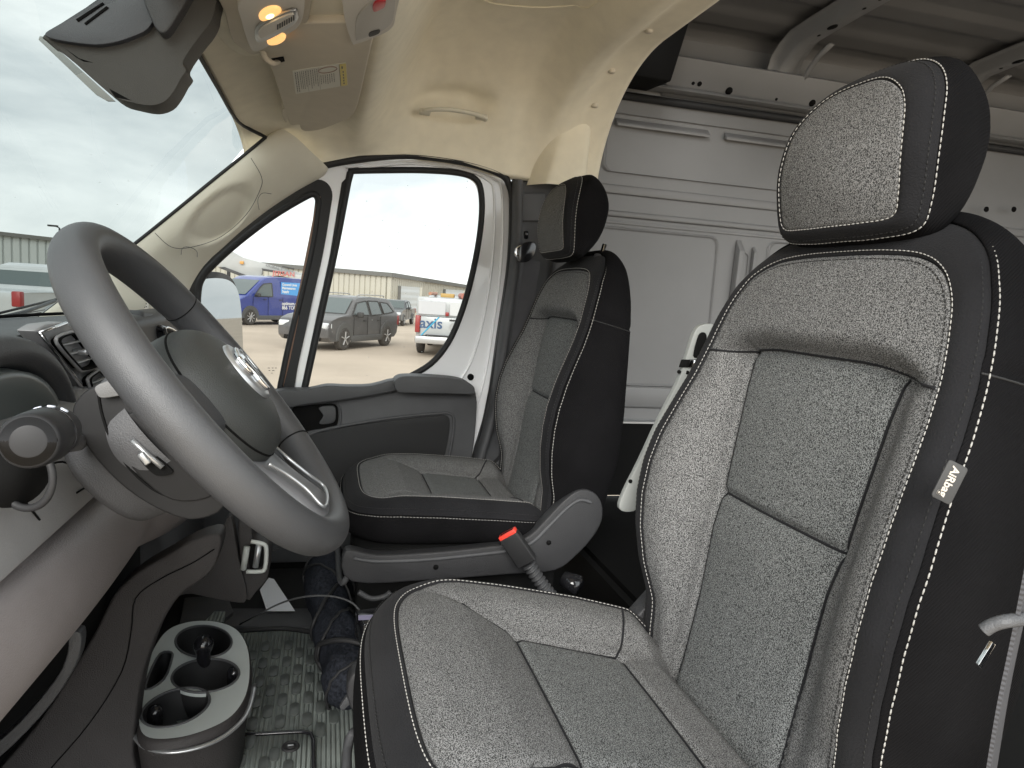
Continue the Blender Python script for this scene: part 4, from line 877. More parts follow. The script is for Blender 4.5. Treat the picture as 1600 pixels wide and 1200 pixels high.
# light grey band beneath the cluster, with its joint lines
bandP = crp([(-60, 800), (-40, 770), (20, 700), (60, 655), (92, 640), (130, 625), (150, 618), (200, 660), (262, 722), (255, 742), (170, 748), (60, 830), (-40, 900)], .0, 1) if 0 else None
def aty(pts, y): return [at(a, b, y=y) for a, b in pts]
bt = [(-80, 800), (0, 745), (60, 660), (100, 640), (150, 612)]; rows = []
for x in np.linspace(.50, 1.16, 24):
    zt = 1.545 - .00 * x; s_ = sstep(.9, 1.15, x)
    rows.append([(x, .34, zt + .010), (x, .300, zt + .008), (x, .276, zt - .002), (x, .262, zt - .018), (x, .250, zt - .06), (x, .246, zt - .092), (x, .252, zt - .100), (x, .29, zt - .105)])
MB().grid(np.swapaxes(cr1(np.swapaxes(np.array(rows), 0, 1), 4), 0, 1)).build('dash_band', 'greyplastic', dash)
jl = MB()
for pts in ([(78, 725), (106, 724), (146, 757)], [(120, 770), (170, 738)], [(20, 760), (62, 812)]): jl.tube(cr1([at(a, b, y=.2465) for a, b in pts], 4), .0011, 5)
jl.build('panel_joint', 'hole', dash)
# boot ring of the stalk in the band
p = at(38, 742, x=.60); MB().tube([p + .026 * np.array([.35 * math.cos(t), math.cos(t) * .85, math.sin(t)]) for t in np.linspace(0, 2 * np.pi, 40, endpoint=False)], .003, 8, closed=True).build('stalk_boot', 'rubber', dash)
p = p + np.array([.012, .012, 0]); MB().tube([p + [-.01, -.004, 0], p + [.03, .03, 0]], [.026, .020], 30).build('stalk_recess', 'hole', dash)
# knee panel
rows = []
for x in np.linspace(.42, 1.32, 34):
    f_ = sstep(1.0, 1.30, x); zt = 1.440 - .02 * f_; b_ = .015 * math.sin(math.pi * np.clip((x - .5) / .8, 0, 1))
    rows.append([(x, .30, zt + .004), (x, .258 - .01 * f_, zt), (x, .244 - b_ - .02 * f_, zt - .015), (x, .238 - b_ * 1.3 - .04 * f_, zt - .065), (x, .258 - b_ - .05 * f_, zt - .115), (x, .295 - .06 * f_, zt - .145), (x, .34 - .05 * f_, zt - .160), (x, .42, zt - .166)])
MB().grid(np.swapaxes(cr1(np.swapaxes(np.array(rows), 0, 1), 5), 0, 1)).build('knee_panel', mat('grey brown lower dash plastic', (.20, .18, .177), .5, spec=.4, bump=.4, bscale=700, var=.10, vscale=7), dash)
MB().tube(cr1([at(a, b, x=1.17) for a, b in ((222, 893), (250, 868), (275, 850))], 4), .004, 8, flat=.5).build('knee_clip', 'silver', dash)
# ================================================================== CENTRE CONSOLE
con = thing('centre_console', 'dark side wall of the centre stack dropping from the dash to the floor', 'console', (1.22, .25, .85))
L1 = [(345, 835), (338, 880), (318, 905), (282, 930), (258, 965), (238, 1010), (222, 1060), (212, 1120), (208, 1180), (205, 1290), (-60, 1290), (-20, 1225), (60, 1130), (118, 1040), (150, 985), (178, 930), (215, 895), (260, 868), (300, 845)]
MB().box((1.28, .45, 1.10), (.22, .26, .5), None, .01).build('stack_core', 'hole', con)
con_b = MB().prism(crp(L1, 1.12, 3), (.05, 0, 0), .008, 3).build('console_side', mat('grained black console', (.035, .032, .032), .6, spec=.35, bump=.6, bscale=500, var=.08, vscale=20), con)
MB().tube(crp([(335, 858), (300, 880), (250, 905), (212, 935), (205, 985), (190, 1050), (140, 1130), (80, 1200)], 1.1185, 4, False), .0010, 6).build('console_joint', 'hole', con)
MB().prism(crp([(108, 992), (124, 988), (127, 1005), (118, 1040), (80, 1100), (20, 1165), (-20, 1195), (-25, 1180), (30, 1130), (88, 1060), (105, 1020)], .93, 3), (.02, 0, 0), .004, 3).build('pedal_surround', 'darkplastic', con)
# fold-out holder on the passenger side of the stack
ho_ = thing('stack_storage_box', 'small black storage box with a pale rim below the centre stack', 'storage box', tuple(at(360, 930, x=1.42)))
bx = MB().prism(crp([(352, 815), (362, 812), (372, 870), (386, 935), (360, 940), (300, 928), (280, 930), (310, 905), (335, 870)], 1.39, 3), (.03, 0, 0), .004, 3).build('box_side', con_b.data.materials[0], ho_)
MB().prism(crp([(372, 815), (392, 820), (397, 850), (418, 858), (421, 880), (417, 905), (400, 925), (386, 938), (378, 890)], 1.40, 3), (.07, 0, 0), .006, 3).build('box_body', con_b.data.materials[0], ho_)
MB().tube(crp([(385, 893), (405, 893), (414, 888), (416, 858), (411, 850), (392, 846)], 1.388, 3, False), .0042, 8).build('box_rim', mat('pale grey rim', (.5, .52, .5), .45), ho_)
MB().prism(crp([(390, 852), (410, 856), (411, 884), (390, 889)], 1.394, 2), (.008, 0, 0), .001).build('box_opening', 'hole', ho_)
for a, b in ((383, 872), (402, 868)): MB().tube([at(a - 3, b + 18, x=1.389), at(a + 3, b - 18, x=1.389)], .006, 8).build('box_divider', mat('pale divider', (.4, .42, .4), .5) if a == 383 else 'silver', ho_)
# ================================================================== CUP HOLDER
ch = thing('cup_holder_console', 'low floor console with three cup holders and a pale top', 'cup holder', tuple(at(300, 1080, z=.86)))
ZC = 1.0
def atz(pts, z): return [at(a, b, z=z) for a, b in pts]
oc = cr1(atz([(217, 1120), (222, 1060), (240, 1015), (262, 985), (295, 972), (335, 971), (368, 983), (385, 1008), (390, 1045), (384, 1085), (362, 1118), (322, 1140), (272, 1153), (228, 1150)], ZC), 6, True)
def ell(cx_, cy_, rx_, ry_, ang=0, n=36, z=ZC):
    o = []
    for t in np.linspace(0, 2 * np.pi, n, endpoint=False):
        a, b = rx_ * math.cos(t), ry_ * math.sin(t); o.append((cx_ + a * math.cos(ang) - b * math.sin(ang), cy_ + a * math.sin(ang) + b * math.cos(ang)))
    return atz(o, z)
HA, HB, HC = ell(318, 1003, 44, 25, .02), ell(321, 1056, 53, 26, -.10), ell(274, 1106, 56, 27, -.32)
HD = cr1(atz([(234, 1052), (250, 1022), (268, 1020), (268, 1032), (256, 1062), (228, 1078)], ZC), 3, True)
topm = mat('grey green satin console top', (.42, .45, .44), .36, spec=.5, bump=.1, bscale=900)
tp_ = plate(MB(), oc, [list(HA)[::-1], list(HB)[::-1], list(HC)[::-1], list(HD)[::-1]], (0, 0, -.008)).build('console_top', topm, ch)
cc0 = np.mean(oc, 0); rows = [[p for p in oc], [cc0 + (p - cc0) * 1.03 + [0, 0, -.004] for p in oc], [cc0 + (p - cc0) * 1.05 + [0, 0, -.018] for p in oc], [cc0 + (p - cc0) * 1.02 + [0, 0, -.04] for p in oc], [cc0 + (p - cc0) * .95 + [0, 0, -.10] for p in oc], [cc0 + (p - cc0) * .93 + [0, 0, -.148] for p in oc]]
MB().grid(cr1(rows, 3), closed=True).build('console_body', con_b.data.materials[0], ch)
MB().tube(cr1([at(a, b, z=.985) for a, b in ((206, 1142), (228, 1168), (278, 1174), (340, 1156), (384, 1118), (398, 1070))], 5), .0045, 8, flat=.6).build('body_lip', 'silver', ch)
for H in (HA, HB, HC, HD):
    H = np.array(H); c = H.mean(0); MB().grid([H + [0, 0, -.001], c + (H - c) * .98 + [0, 0, -.02], c + (H - c) * .90 + [0, 0, -.055], c + (H - c) * .86 + [0, 0, -.058]], closed=True, capend=True).build('cup_well', 'rubber', ch)
    MB().tube([p + [0, 0, .0005] for p in H], .0022, 6, closed=True).build('well_rim', 'blackplastic', ch)
MB().grid([[p for p in ell(300, 1118, 26, 16, -.3, z=.9455)], [p for p in ell(300, 1112, .5, .3, 0, z=.946)]], closed=True).build('rubber_pad', mat('dotted rubber pad', (.16, .19, .18), .6, bump=1, bscale=500), ch)
p = at(326, 1060, z=.945); q = at(318, 1008, z=1.03)
MB().tube([p, p + [0, 0, .02], q + [0, 0, -.024], q + [0, 0, -.013], q + [0, 0, -.006], q, q + [0, 0, .007], q + [0, 0, .014], q + [0, 0, .018], q + [0, 0, .0195]], [.012, .012, .012, .0135, .0165, .0175, .0165, .0125, .007, .001], 20).build('spring_post', 'gloss', ch)
for a, b in ((366, 1050), (242, 1112)):
    p = at(a, b, z=.985); MB().tube([p + [0, 0, -.03], p, p + [0, 0, .008], p + [0, 0, .011]], [.012, .013, .009, .001], 14).build('grip_tab', 'gloss', ch)
# ================================================================== OVERHEAD : visor, lamp, emergency switch, handle, mirror housing
vis = thing('sun_visor', 'taupe sun visor with a warning label folded against the headliner', 'sun visor', tuple(at(500, 120, z=2.10)))
ZV = 2.083
vo = cr1(atz([(398, 60), (440, 40), (520, 36), (585, 36), (583, 60), (575, 95), (565, 140), (556, 172), (546, 184), (525, 194), (500, 203), (478, 205), (470, 202), (468, 195), (456, 196), (450, 188), (438, 150), (425, 110), (418, 98)], ZV), 3, True)
vb = MB().prism(vo, (0, 0, .014), .004, 3).build('visor_panel', 'visorcloth', vis)
LBL = atz([(457, 111), (541, 98), (543.5, 133), (462, 147)], ZV - .0012)
lb = MB().prism(LBL, (0, 0, .001)).build('warning_label', 'label', vb)
def lq(u, v, dz=0): return (np.array(LBL[0]) * (1 - u) + np.array(LBL[1]) * u) * (1 - v) + (np.array(LBL[3]) * (1 - u) + np.array(LBL[2]) * u) * v + [0, 0, -.0004 - dz]
def lrect(mb, u0, v0, u1, v1, dz=0): mb.add([lq(u0, v0, dz), lq(u1, v0, dz), lq(u1, v1, dz), lq(u0, v1, dz)], [(0, 1, 2, 3)], False)
yb = MB(); lrect(yb, .88, .01, .995, .99); yb.build('label_band', 'yellow', lb)
ik = MB()
for u in (.04, .08, .13, .165, .20, .24, .29, .335, .375, .415, .455, .52, .56, .60, .64, .68, .72, .76):
    v0 = .06 if u < .5 else .34; v1 = (.92 if u < .1 else rng.uniform(.66, .88)); v = v0
    while v < v1:
        w_ = rng.uniform(.03, .09); lrect(ik, u, v, u + (.016 if u < .1 else .011), min(v + w_, v1), .0001); v += w_ + .018
for u in (.265, .49): lrect(ik, u, .02, u + .004, .98, .0001)
lrect(ik, .868, .02, .878, .98, .0001); lrect(ik, .91, .10, .935, .20, .0004)
for t in range(5): lrect(ik, .925, .30 + t * .13, .945, .38 + t * .13, .0004)
ik.build('label_print', mat('grey print', (.16, .15, .13), .7), lb)
ev_ = [lq(.66 + .17 * math.cos(t), .16 + .115 * math.sin(t), .0002) for t in np.linspace(0, 2 * np.pi, 30, endpoint=False)]
MB().tube(ev_, .0006, 4, closed=True).build('label_seal', mat('brown print', (.35, .20, .15), .7), lb)
MB().tube(cr1([at(410, 78, z=2.085), at(416, 92, z=2.075), at(428, 99, z=2.072), at(436, 95, z=2.085)], 6), .0048, 10).build('visor_hinge', 'visorcloth', vis)
MB().prism(crp([(426, 90), (443, 88), (446, 97), (434, 100)], 1.42, 2) if 0 else atz([(424, 92), (443, 89), (445, 96), (430, 100)], ZV - .001), (0, 0, .003)).build('hinge_notch', 'hole', vb)
MB().prism(cr1(atz([(440, 176), (446, 170), (450, 186), (446, 192)], ZV), 3, True), (0, 0, .02), .004).build('visor_clip', 'visorcloth', vis)
# lamp
lamp = thing('reading_lamp', 'overhead lamp unit with two warm lit lenses and a slatted rocker', 'ceiling lamp', tuple(at(425, 40, z=2.085)))
ZL = 2.072
for nm, pts, z, dz, m_, bv in (('lamp_surround', [(318, -40), (480, -40), (486, 10), (476, 42), (440, 70), (398, 86), (380, 78), (362, 62), (350, 20), (335, -10)], ZL + .012, .03, 'visorcloth', .008),
                     ('lamp_housing', [(372, 8), (395, -14), (440, -30), (468, -20), (476, 0), (473, 28), (462, 46), (430, 66), (405, 80), (393, 78), (385, 60), (376, 30)], ZL, .016, 'lampwhite', .006)):
    MB().prism(cr1(atz(pts, z), 4, True), (0, 0, dz), bv, 4).build(nm, m_, lamp)
glow = mat('lit warm lens', (.85, .6, .3), .4, emit=(1.0, .50, .16), es=.30)
glow2 = mat('lit warm lens core', (.9, .8, .6), .4, emit=(1.0, .72, .35), es=.8)
for (a, b, rx, ry, g) in ((422, 20, 19, 11, 1), (432, 60, 16, 8, 0)):
    P = np.array(ell(a, b, rx, ry, -.35, z=ZL)); c = P.mean(0)
    l_ = MB().grid([c + (P - c) * k + [0, 0, h] for k, h in ((1, .0015), (.95, -.002), (.7, -.0035), (.3, -.0045), (.01, -.0047))], closed=True, capend=True).build('lamp_lens', glow, lamp)
    if g: MB().grid([c + (P - c) * k + [.001, 0, h] for k, h in ((.38, -.0042), (.3, -.0052), (.01, -.006))], closed=True, capend=True).build('lamp_bulb', glow2, l_)
rk = cr1(atz([(398, 50), (402, 38), (430, 22), (458, 12), (466, 18), (462, 32), (436, 50), (410, 62), (400, 60)], ZL - .001), 4, True)
MB().prism(rk, (0, 0, -.004), .0012).build('rocker_bezel', 'silver', lamp)
MB().prism(cr1(atz([(404, 50), (407, 42), (432, 28), (456, 19), (460, 24), (457, 31), (434, 45), (412, 56), (406, 56)], ZL - .005), 4, True), (0, 0, -.003), .001).build('rocker', 'lampwhite', lamp)
for i in range(8):
    f = i / 7; a, b = 434 + 25 * f, 42 - 14 * f; MB().prism(atz([(a - 1.1, b - 3.6), (a + 1.1, b - 4.4), (a + 1.1, b + 3.2), (a - 1.1, b + 4)], ZL - .0082), (0, 0, -.0006)).build('rocker_slat', 'ink', lamp)
# emergency call unit
em = thing('emergency_call_unit', 'beige overhead unit with a red button beside the sun visor', 'call unit', tuple(at(580, 20, z=2.09)))
MB().prism(cr1(atz([(534, -50), (536, 10), (541, 40), (550, 66), (556, 69), (592, 56), (612, 44), (618, 25), (622, -40)], ZL + .002), 4, True), (0, 0, .03), .007, 4).build('unit_housing', 'lampwhite', em)
MB().prism(cr1(atz([(556, 60), (556, 36), (562, 22), (580, 2), (590, -20), (616, -24), (617, 15), (611, 38), (590, 52), (560, 63)], ZL - .001), 3, True), (0, 0, .004), .001).build('unit_cover', mat('grey lid', (.40, .385, .36), .45), em)
MB().prism(cr1(atz([(582, 12), (586, 5), (598, 1), (603, 3), (601, 11), (596, 15), (585, 19)], ZL - .004), 4, True), (0, 0, .004), .001).build('call_button', mat('deep red button', (.42, .02, .03), .35), em)
MB().prism(cr1(atz([(576, 54), (580, 50), (592, 47), (594, 50), (590, 54), (578, 58)], ZL - .002), 3, True), (0, 0, .003), .0006).build('microphone_slot', 'ink', em)
# soft liner shoulder around both
MB().prism(cr1(atz([(312, -60), (322, 20), (345, 62), (372, 84), (402, 88), (452, 66), (478, 44), (500, 38), (540, 44), (545, -60)], ZL + .022), 4, True), (0, 0, .04), .012, 4).build('console_shoulder', 'liner', head)
# grab handle
gh = thing('grab_handle', 'beige grab handle in the headliner pocket above the far door', 'grab handle', tuple(at(705, 178, x=2.03)))
hp = cr1([at(662, 176, x=2.055), at(664, 173, x=2.03), at(676, 171, x=2.015), at(700, 171, x=2.010), at(728, 175, x=2.012), at(748, 180, x=2.018), at(757, 184, x=2.035), at(758, 187, x=2.06)], 8)
MB().tube(hp, .0078, 12, flat=.75).build('handle_bar', 'cream', gh)
for p in ((664, 175), (752, 183)): MB().box(at(*p, x=2.045), (.03, .032, .014), None, .005, 3).build('handle_mount', 'cream', gh)
# sensor and mirror housing on the windshield
mh = thing('windshield_camera_housing', 'large dark plastic housing with vent slots on the windshield top', 'camera housing', tuple(at(200, 60, x=1.2)))
lowm = mat('taupe black housing plastic', (.045, .043, .039), .55, spec=.4, bump=.3, bscale=800, var=.08, vscale=20)
MB().prism(crp([(66, 58), (84, 44), (120, 22), (190, -20), (330, -40), (336, 10), (328, 36), (308, 62), (286, 96), (291, 110), (283, 122), (272, 142), (258, 158), (235, 165), (205, 160), (180, 152), (150, 128), (110, 92), (76, 64)], 1.13, 3), (.055, 0, 0), .010, 4).build('housing_lower', lowm, mh)
up_ = MB().prism(crp([(70, 52), (95, 36), (190, -20), (262, -30), (250, 10), (232, 44), (205, 58), (180, 66), (150, 70), (110, 66), (80, 60)], 1.118, 3), (.05, 0, 0), .010, 4).build('housing_upper', mat('blue black housing plastic', (.042, .046, .055), .42, spec=.5, bump=.2, bscale=800), mh)
MB().prism(crp([(222, -30), (236, 30), (254, 52), (275, 28), (300, -30)], 1.105, 3), (.04, 0, 0), .006, 3).build('housing_wedge', 'darkplastic', mh)
for q_ in (((118, 30), (160, 3), (163, 6), (122, 34)), ((131, 36), (166, 9), (170, 12), (134, 39))): MB().prism(px3(q_, 1.1165), (.004, 0, 0), .0005).build('vent_slot', 'hole', mh)
for q_ in (((110, 82), (130, 96), (146, 98), (120, 90)), ((170, 138), (185, 146), (205, 157), (180, 152))): MB().prism(px3(q_, 1.1295), (.003, 0, 0), .0004).build('moulded_rib', 'hole', mh)
# frit screen: the printed dot edge beside the housing
MB().prism(px3([(62, 56), (70, 58), (180, 158), (168, 158), (150, 148), (60, 62)], 1.30), (.004, .0, 0), .0004).build('printed_screen', mat('grey printed frit', (.35, .37, .36), .6), mh)
# ================================================================== FLOOR
ZM = .862
ml = [(372, 984), (440, 984), (486, 990), (520, 1010), (545, 1060), (560, 1130), (570, 1260), (300, 1260), (330, 1100), (360, 1000)]
mt = thing('floor_mat', 'black ribbed rubber floor mat with raised oval studs between the seats', 'floor mat', tuple(at(430, 1100, z=.852)))
mm_ = ribbed('ribbed rubber mat', (.26, .29, .275), .0085, 'Y', .42, depth=.003, strength=1, dark=.55, spec=.55)
MB().prism(cr1(atz(ml, ZM), 3, True), (0, 0, -.010), .003, 2).build('mat_sheet', mm_, mt)
MB().tube(cr1(atz([(366, 986), (440, 982), (488, 988), (530, 996), (575, 1004)], ZM + .004), 5), .006, 8).build('mat_edge', 'rubber', mt)
stud = mat('smooth rubber stud', (.07, .078, .074), .4, spec=.55)
n_ = 0
P00 = at(430, 1000, z=ZM)
for i in range(22):
    for j in range(9):
        x = 1.74 - i * .0375; y = .19 - j * .050 + (i % 2) * .025
        v = np.array([x, y, ZM]) - CAM; k = v @ cf; X = 800 + F_PX * (v @ cr) / k; Y = 600 - F_PX * (v @ cu) / k
        if X < 385 or X > 560 or Y < 1003 or Y > 1142 or X > 500 + (Y - 1000) * .3: continue
        MB().prism([(x + a, y + b, ZM - .001) for a, b in rrect(.044, .0185, .009, 4)], (0, 0, .0035), .001).build('mat_stud', stud, mt); n_ += 1
# removable hatch with a round lock
hq = atz([(330, 1152), (400, 1150), (470, 1146), (484, 1148), (489, 1160), (490, 1260), (300, 1260)], ZM + .006)
MB().prism(cr1(hq, 2, True) if 0 else hq, (0, 0, -.010), .002).build('hatch', mm_, mt)
MB().tube(atz([(322, 1150), (400, 1147), (472, 1143), (486, 1146), (490, 1157), (491, 1230)], ZM + .008), .0035, 8).build('hatch_rim', 'gloss', mt)
c = at(454, 1167, z=ZM + .007); cir = lambda r, h: [c + [r * math.cos(t), r * math.sin(t), h] for t in np.linspace(0, 2 * np.pi, 26, endpoint=False)]
lk = MB().grid([cir(.016, 0), cir(.0145, .003), cir(.012, .003), cir(.0115, .001), cir(.008, .001), cir(.0075, .003), cir(.001, .003)], closed=True, capend=True).build('hatch_lock', 'rubber', mt)
MB().box(c + [0, 0, .0035], (.003, .010, .001)).build('lock_slot', 'silver', lk)
for a, b in ((375, 1190), (428, 1180), (412, 1195), (450, 1200), (390, 1160)):
    p = at(a, b, z=ZM + .006); MB().prism([(p[0] + u, p[1] + v, p[2] - .001) for u, v in rrect(.040, .0175, .0086, 4)], (0, 0, .0035), .001).build('mat_stud', stud, mt)
# sill step and grate near the passenger footwell
MB().prism(atz([(288, 933), (355, 928), (365, 955), (350, 968), (280, 975)], .875), (0, 0, -.02), .004).build('foot_rest', 'blackplastic', van)
MB().prism(atz([(335, 955), (352, 955), (350, 972), (318, 972)], .880), (0, 0, -.004), .001).build('foot_grate', mm_, van)
MB().prism(atz([(350, 950), (480, 950), (560, 952), (560, 985), (480, 980), (350, 978)], .866), (0, 0, -.01), .003).build('footwell_board', 'blackplastic', van)
# rolled fleece bundle
rl_ = thing('rolled_bundle', 'dark fleece roll bound with black straps lying on the floor between the seats', 'rolled bag', tuple(at(530, 1000, z=.87)))
S = cr1([at(513, 868, x=1.83), at(512, 900, x=1.74), at(515, 950, x=1.62), at(528, 1000, x=1.50), at(545, 1050, x=1.40), at(555, 1090, x=1.335)], 14)
n = len(S); T = np.gradient(S, axis=0); T /= np.linalg.norm(T, axis=1)[:, None]; G = []
sw = []
for i in range(n):
    f = i / (n - 1); r = .050 + .006 * math.sin(f * 9) + .004 * math.sin(f * 23 + 1); r *= min(1, .45 + 4 * f, .35 + 5 * (1 - f) ** .8 + .1) if 0 < i < n - 1 else .5
    x = np.cross(T[i], [0, 0, 1.0]); x /= np.linalg.norm(x); y = np.cross(x, T[i]); row = []
    for k in range(36):
        q_ = 2 * math.pi * k / 36; rr = r * (1 + .05 * math.sin(3 * q_ + f * 14) + .03 * math.sin(7 * q_ - f * 22) + .02 * rng.normal() * .5); row.append(S[i] + rr * (math.cos(q_) * x + math.sin(q_) * y))
    G.append(row); sw.append((x, y, r))
MB().grid(np.array(G), closed=True, capstart=True, capend=True).build('fleece_roll', 'fleece', rl_)
for f0, tilt, w_ in ((.12, .06, .003), (.30, -.10, .003), (.42, .12, .004), (.58, .10, .003), (.74, -.08, .006), (.90, .05, .003)):
    P = []
    for k in range(30):
        q_ = 2 * math.pi * k / 30; i = int(np.clip((f0 + tilt * math.cos(q_)) * (n - 1), 0, n - 1)); x, y, r = sw[i]; P.append(S[i] + (r * 1.06 + .002) * (math.cos(q_) * x + math.sin(q_) * y))
    MB().tube(P, w_, 6, closed=True).build('binding_strap', 'rubber', rl_)
# loose cable
cb_ = thing('loose_cable', 'thin dark cable arching over the rolled bundle', 'cable', tuple(at(450, 950, x=1.5)))
MB().tube(cr1([at(375, 975, z=.868), at(400, 962, x=1.50), at(440, 942, x=1.47), at(480, 932, x=1.45), at(520, 932, x=1.44), at(550, 942, x=1.43), at(566, 962, x=1.42), at(575, 990, x=1.40)], 8), .0020, 8).build('cable_run', 'darkplastic', cb_)
cb2 = thing('loose_cable', 'thin dark cable arching from the storage box rim behind the bundle', 'cable', tuple(at(450, 860, x=1.8)))
MB().tube(cr1([at(395, 872, x=1.60), at(425, 860, x=1.75), at(460, 855, x=1.82), at(495, 859, x=1.85), at(520, 872, x=1.86), at(530, 890, x=1.86)], 8), .0018, 8).build('cable_run', 'darkplastic', cb2)
# sheet of paper in the footwell
pp = MB().prism([at(406, 922, x=1.87), at(420, 903, x=1.92), at(428, 905, x=1.94), at(461, 955, z=.872), at(417, 955, z=.872)], (.0006, 0, .0003)).build('paper_sheet', 'paper'); setp(pp, 'white sheet of paper leaning in the dark far footwell', 'paper')
# small electronic box beside the near seat
gb = thing('control_box', 'small black box with printed marks wedged beside the near cushion', 'electronic box', tuple(at(575, 985, x=1.30)))
bb = MB().box(at(585, 980, x=1.28), (.06, .060, .05), Matrix.Rotation(R(12), 3, 'Z'), .003, 2).build('box_case', 'gloss', gb)
MB().prism(px3([(560, 962), (610, 960), (610, 967), (560, 969)], 1.235), (.002, 0, 0)).build('case_edge', mat('violet grey edge', (.18, .17, .25), .3), bb)
for a in (570, 575): MB().prism(px3([(a, 985), (a + 3, 985), (a + 3, 995), (a, 995)], 1.2465), (.0008, 0, 0)).build('case_marking', 'label', bb)
MB().prism(px3([(540, 1090), (560, 1080), (566, 1084), (535, 1112), (530, 1106)], 1.22), (.01, 0, 0), .002).build('bracket_tab', 'darkplastic', gb)
# slide hardware beneath the passenger seat
MB().tube(crp([(560, 925), (580, 935), (600, 932), (610, 925)], 1.46, 5, False), .006, 8).build('release_bar', 'darkplastic', seatP)
MB().tube([at(883, 905, x=1.45), at(905, 912, x=1.42)], .018, 14).build('pivot_cap', 'gloss', seatP)
# ================================================================== OUTSIDE
def gnd(px, py, z=None): return at(px, py, z=GZ if z is None else z)
gm = mat('tan packed lot surface', (.50, .42, .335), .95, spec=.1, bump=.6, bscale=2, bdet=8, var=.12, vscale=.35)
g = MB().add([(-400, -600, GZ), (900, -600, GZ), (900, 600, GZ), (-400, 600, GZ)], [(0, 1, 2, 3)], False).build('ground', gm); g['kind'] = 'structure'
siding = mat('tan metal siding', (.50, .48, .41), .6, spec=.3, var=.04, vscale=.3)
roofm = mat('dark eave flashing', (.13, .13, .12), .6)
def shed(name, label, C0, C1, C2, ztop0, ztop1, ztop2, wallm, band=.45, doors=()):
    """a metal building given by the footprint corner C0 and the two facade ends C1 (one way) and C2 (other way)"""
    b = thing(name, label, 'warehouse', (C0[0], C0[1], GZ))
    for (A, B, za, zb, nm) in ((C0, C1, ztop0, ztop1, 0), (C0, C2, ztop0, ztop2, 1)):
        A, B = np.array(A), np.array(B); d = B - A; Ln = np.linalg.norm(d); d = d / Ln; nrm = np.array([-d[1], d[0]]); 
        if nrm @ (A - CAM[:2]) > 0: nrm = -nrm
        nl = np.array([-d[1], d[0]]); sg_ = 1 if nl @ nrm > 0 else -1; xs_ = [0.0]; ys_ = [0.0]; per = .5
        for k in range(int(Ln / per)): x_ = k * per; xs_ += [x_ + .34, x_ + .37, x_ + .46, x_ + .49]; ys_ += [0, -.10 * sg_, -.10 * sg_, 0]
        xs_.append(Ln); ys_.append(0.0); H_ = lambda x: za - GZ + (zb - za) * x / Ln
        o = MB().grid([[(x, y, 0) for x, y in zip(xs_, ys_)], [(x, y, H_(x)) for x, y in zip(xs_, ys_)], [(x, -.4 * sg_, H_(x)) for x in xs_], [(x, -.4 * sg_, 0) for x in xs_]], smooth=False).build('wall', wallm, None, 0); o.data.polygons.foreach_set('use_smooth', [False] * len(o.data.polygons))
        o.parent = b; o.matrix_parent_inverse = Matrix.Identity(4); o.location = (A[0] - C0[0], A[1] - C0[1], 0); o.rotation_euler = (0, 0, math.atan2(d[1], d[0]))
        e = MB().prism([tuple(np.append(A + nrm * .25 - d * .2, za - band)), tuple(np.append(B + nrm * .25, zb - band)), tuple(np.append(B + nrm * .25, zb + .05)), tuple(np.append(A + nrm * .25 - d * .2, za + .05))], (*(-nrm * .6), 0)).build('eave', roofm, b)
        if nm == 1:
            for (u0, u1, h) in doors:
                P0, P1 = A + d * Ln * u0 + nrm * .06, A + d * Ln * u1 + nrm * .06
                dd = MB().prism([(*P0, GZ), (*P1, GZ), (*P1, GZ + h), (*P0, GZ + h)], (*(-nrm * .05), 0)).build('roller_door', ribbed('white roller door', (.62, .65, .66), .5, 'Z', .5, depth=.03, dark=.95), b)
                for Q in (P0, P1): MB().box((Q[0] + nrm[0] * .03, Q[1] + nrm[1] * .03, GZ + h / 2), (.25, .25, h)).build('door_post', roofm if Q is P0 else mat('pale door jamb', (.6, .58, .5), .6), dd)
    return b
def hit(px, dist):
    """ground plan point at a distance along the horizontal bearing of a column"""
    v = at(px, 440, x=10.) - CAM; v = v[:2] / np.linalg.norm(v[:2]); return v * dist
def topz(px, py, dist):
    v = cf + (px - 800) / F_PX * cr - (py - 600) / F_PX * cu; return CAM[2] + v[2] / np.linalg.norm(v[:2]) * dist
# far tan warehouse: corner behind the grey car
dc, dl, dr = 62, 75, 118
shed('tan_warehouse', 'long tan ribbed warehouse with roller doors behind the parked cars', hit(611, dc), hit(250, dl), hit(830, dr), topz(611, 427, dc), topz(250, 398, dl), topz(830, 462, dr), siding, .30, ((.03, .12, 2.25), (.24, .36, 2.25)))
# grey warehouse seen through the windshield
gs = mat('pale grey metal siding', (.42, .45, .44), .6, spec=.3, var=.04, vscale=.3)
shed('grey_warehouse', 'pale grey ribbed warehouse seen low through the windshield', hit(96, 60), hit(-160, 58), hit(170, 95), topz(96, 374, 60), topz(-160, 345, 58), topz(170, 377, 95), gs, .2)
# red-brown far roofs and the street lamp
fb = thing('far_building', 'low red brown roofline just above the grey warehouse', 'building', (*hit(70, 130), GZ))
MB().box((*hit(72, 130), topz(72, 374, 130) - 3), (7, 10, 6)).build('building_block', mat('red brown wall', (.22, .12, .09), .8), fb)
rb = MB()
for px in (50, 56, 66, 74, 84): rb.box((*hit(px, 129), topz(px, 369, 129)), (1, 1.2, .8))
sl_ = thing('street_lamp', 'thin single arm street lamp above the grey warehouse', 'street lamp', (*hit(94, 75), GZ))
p = hit(94, 75); zt = topz(94, 356, 75)
MB().tube([(p[0], p[1], GZ), (p[0], p[1], zt)], [.12, .07], 8).build('lamp_pole', 'rubber', sl_)
p2 = hit(84, 75); MB().tube([(p[0], p[1], zt), (p2[0], p2[1], zt + .15)], .05, 6).build('lamp_arm', 'rubber', sl_); MB().box((p2[0], p2[1], zt + .12), (.5, .7, .14)).build('lamp_head', 'rubber', sl_)
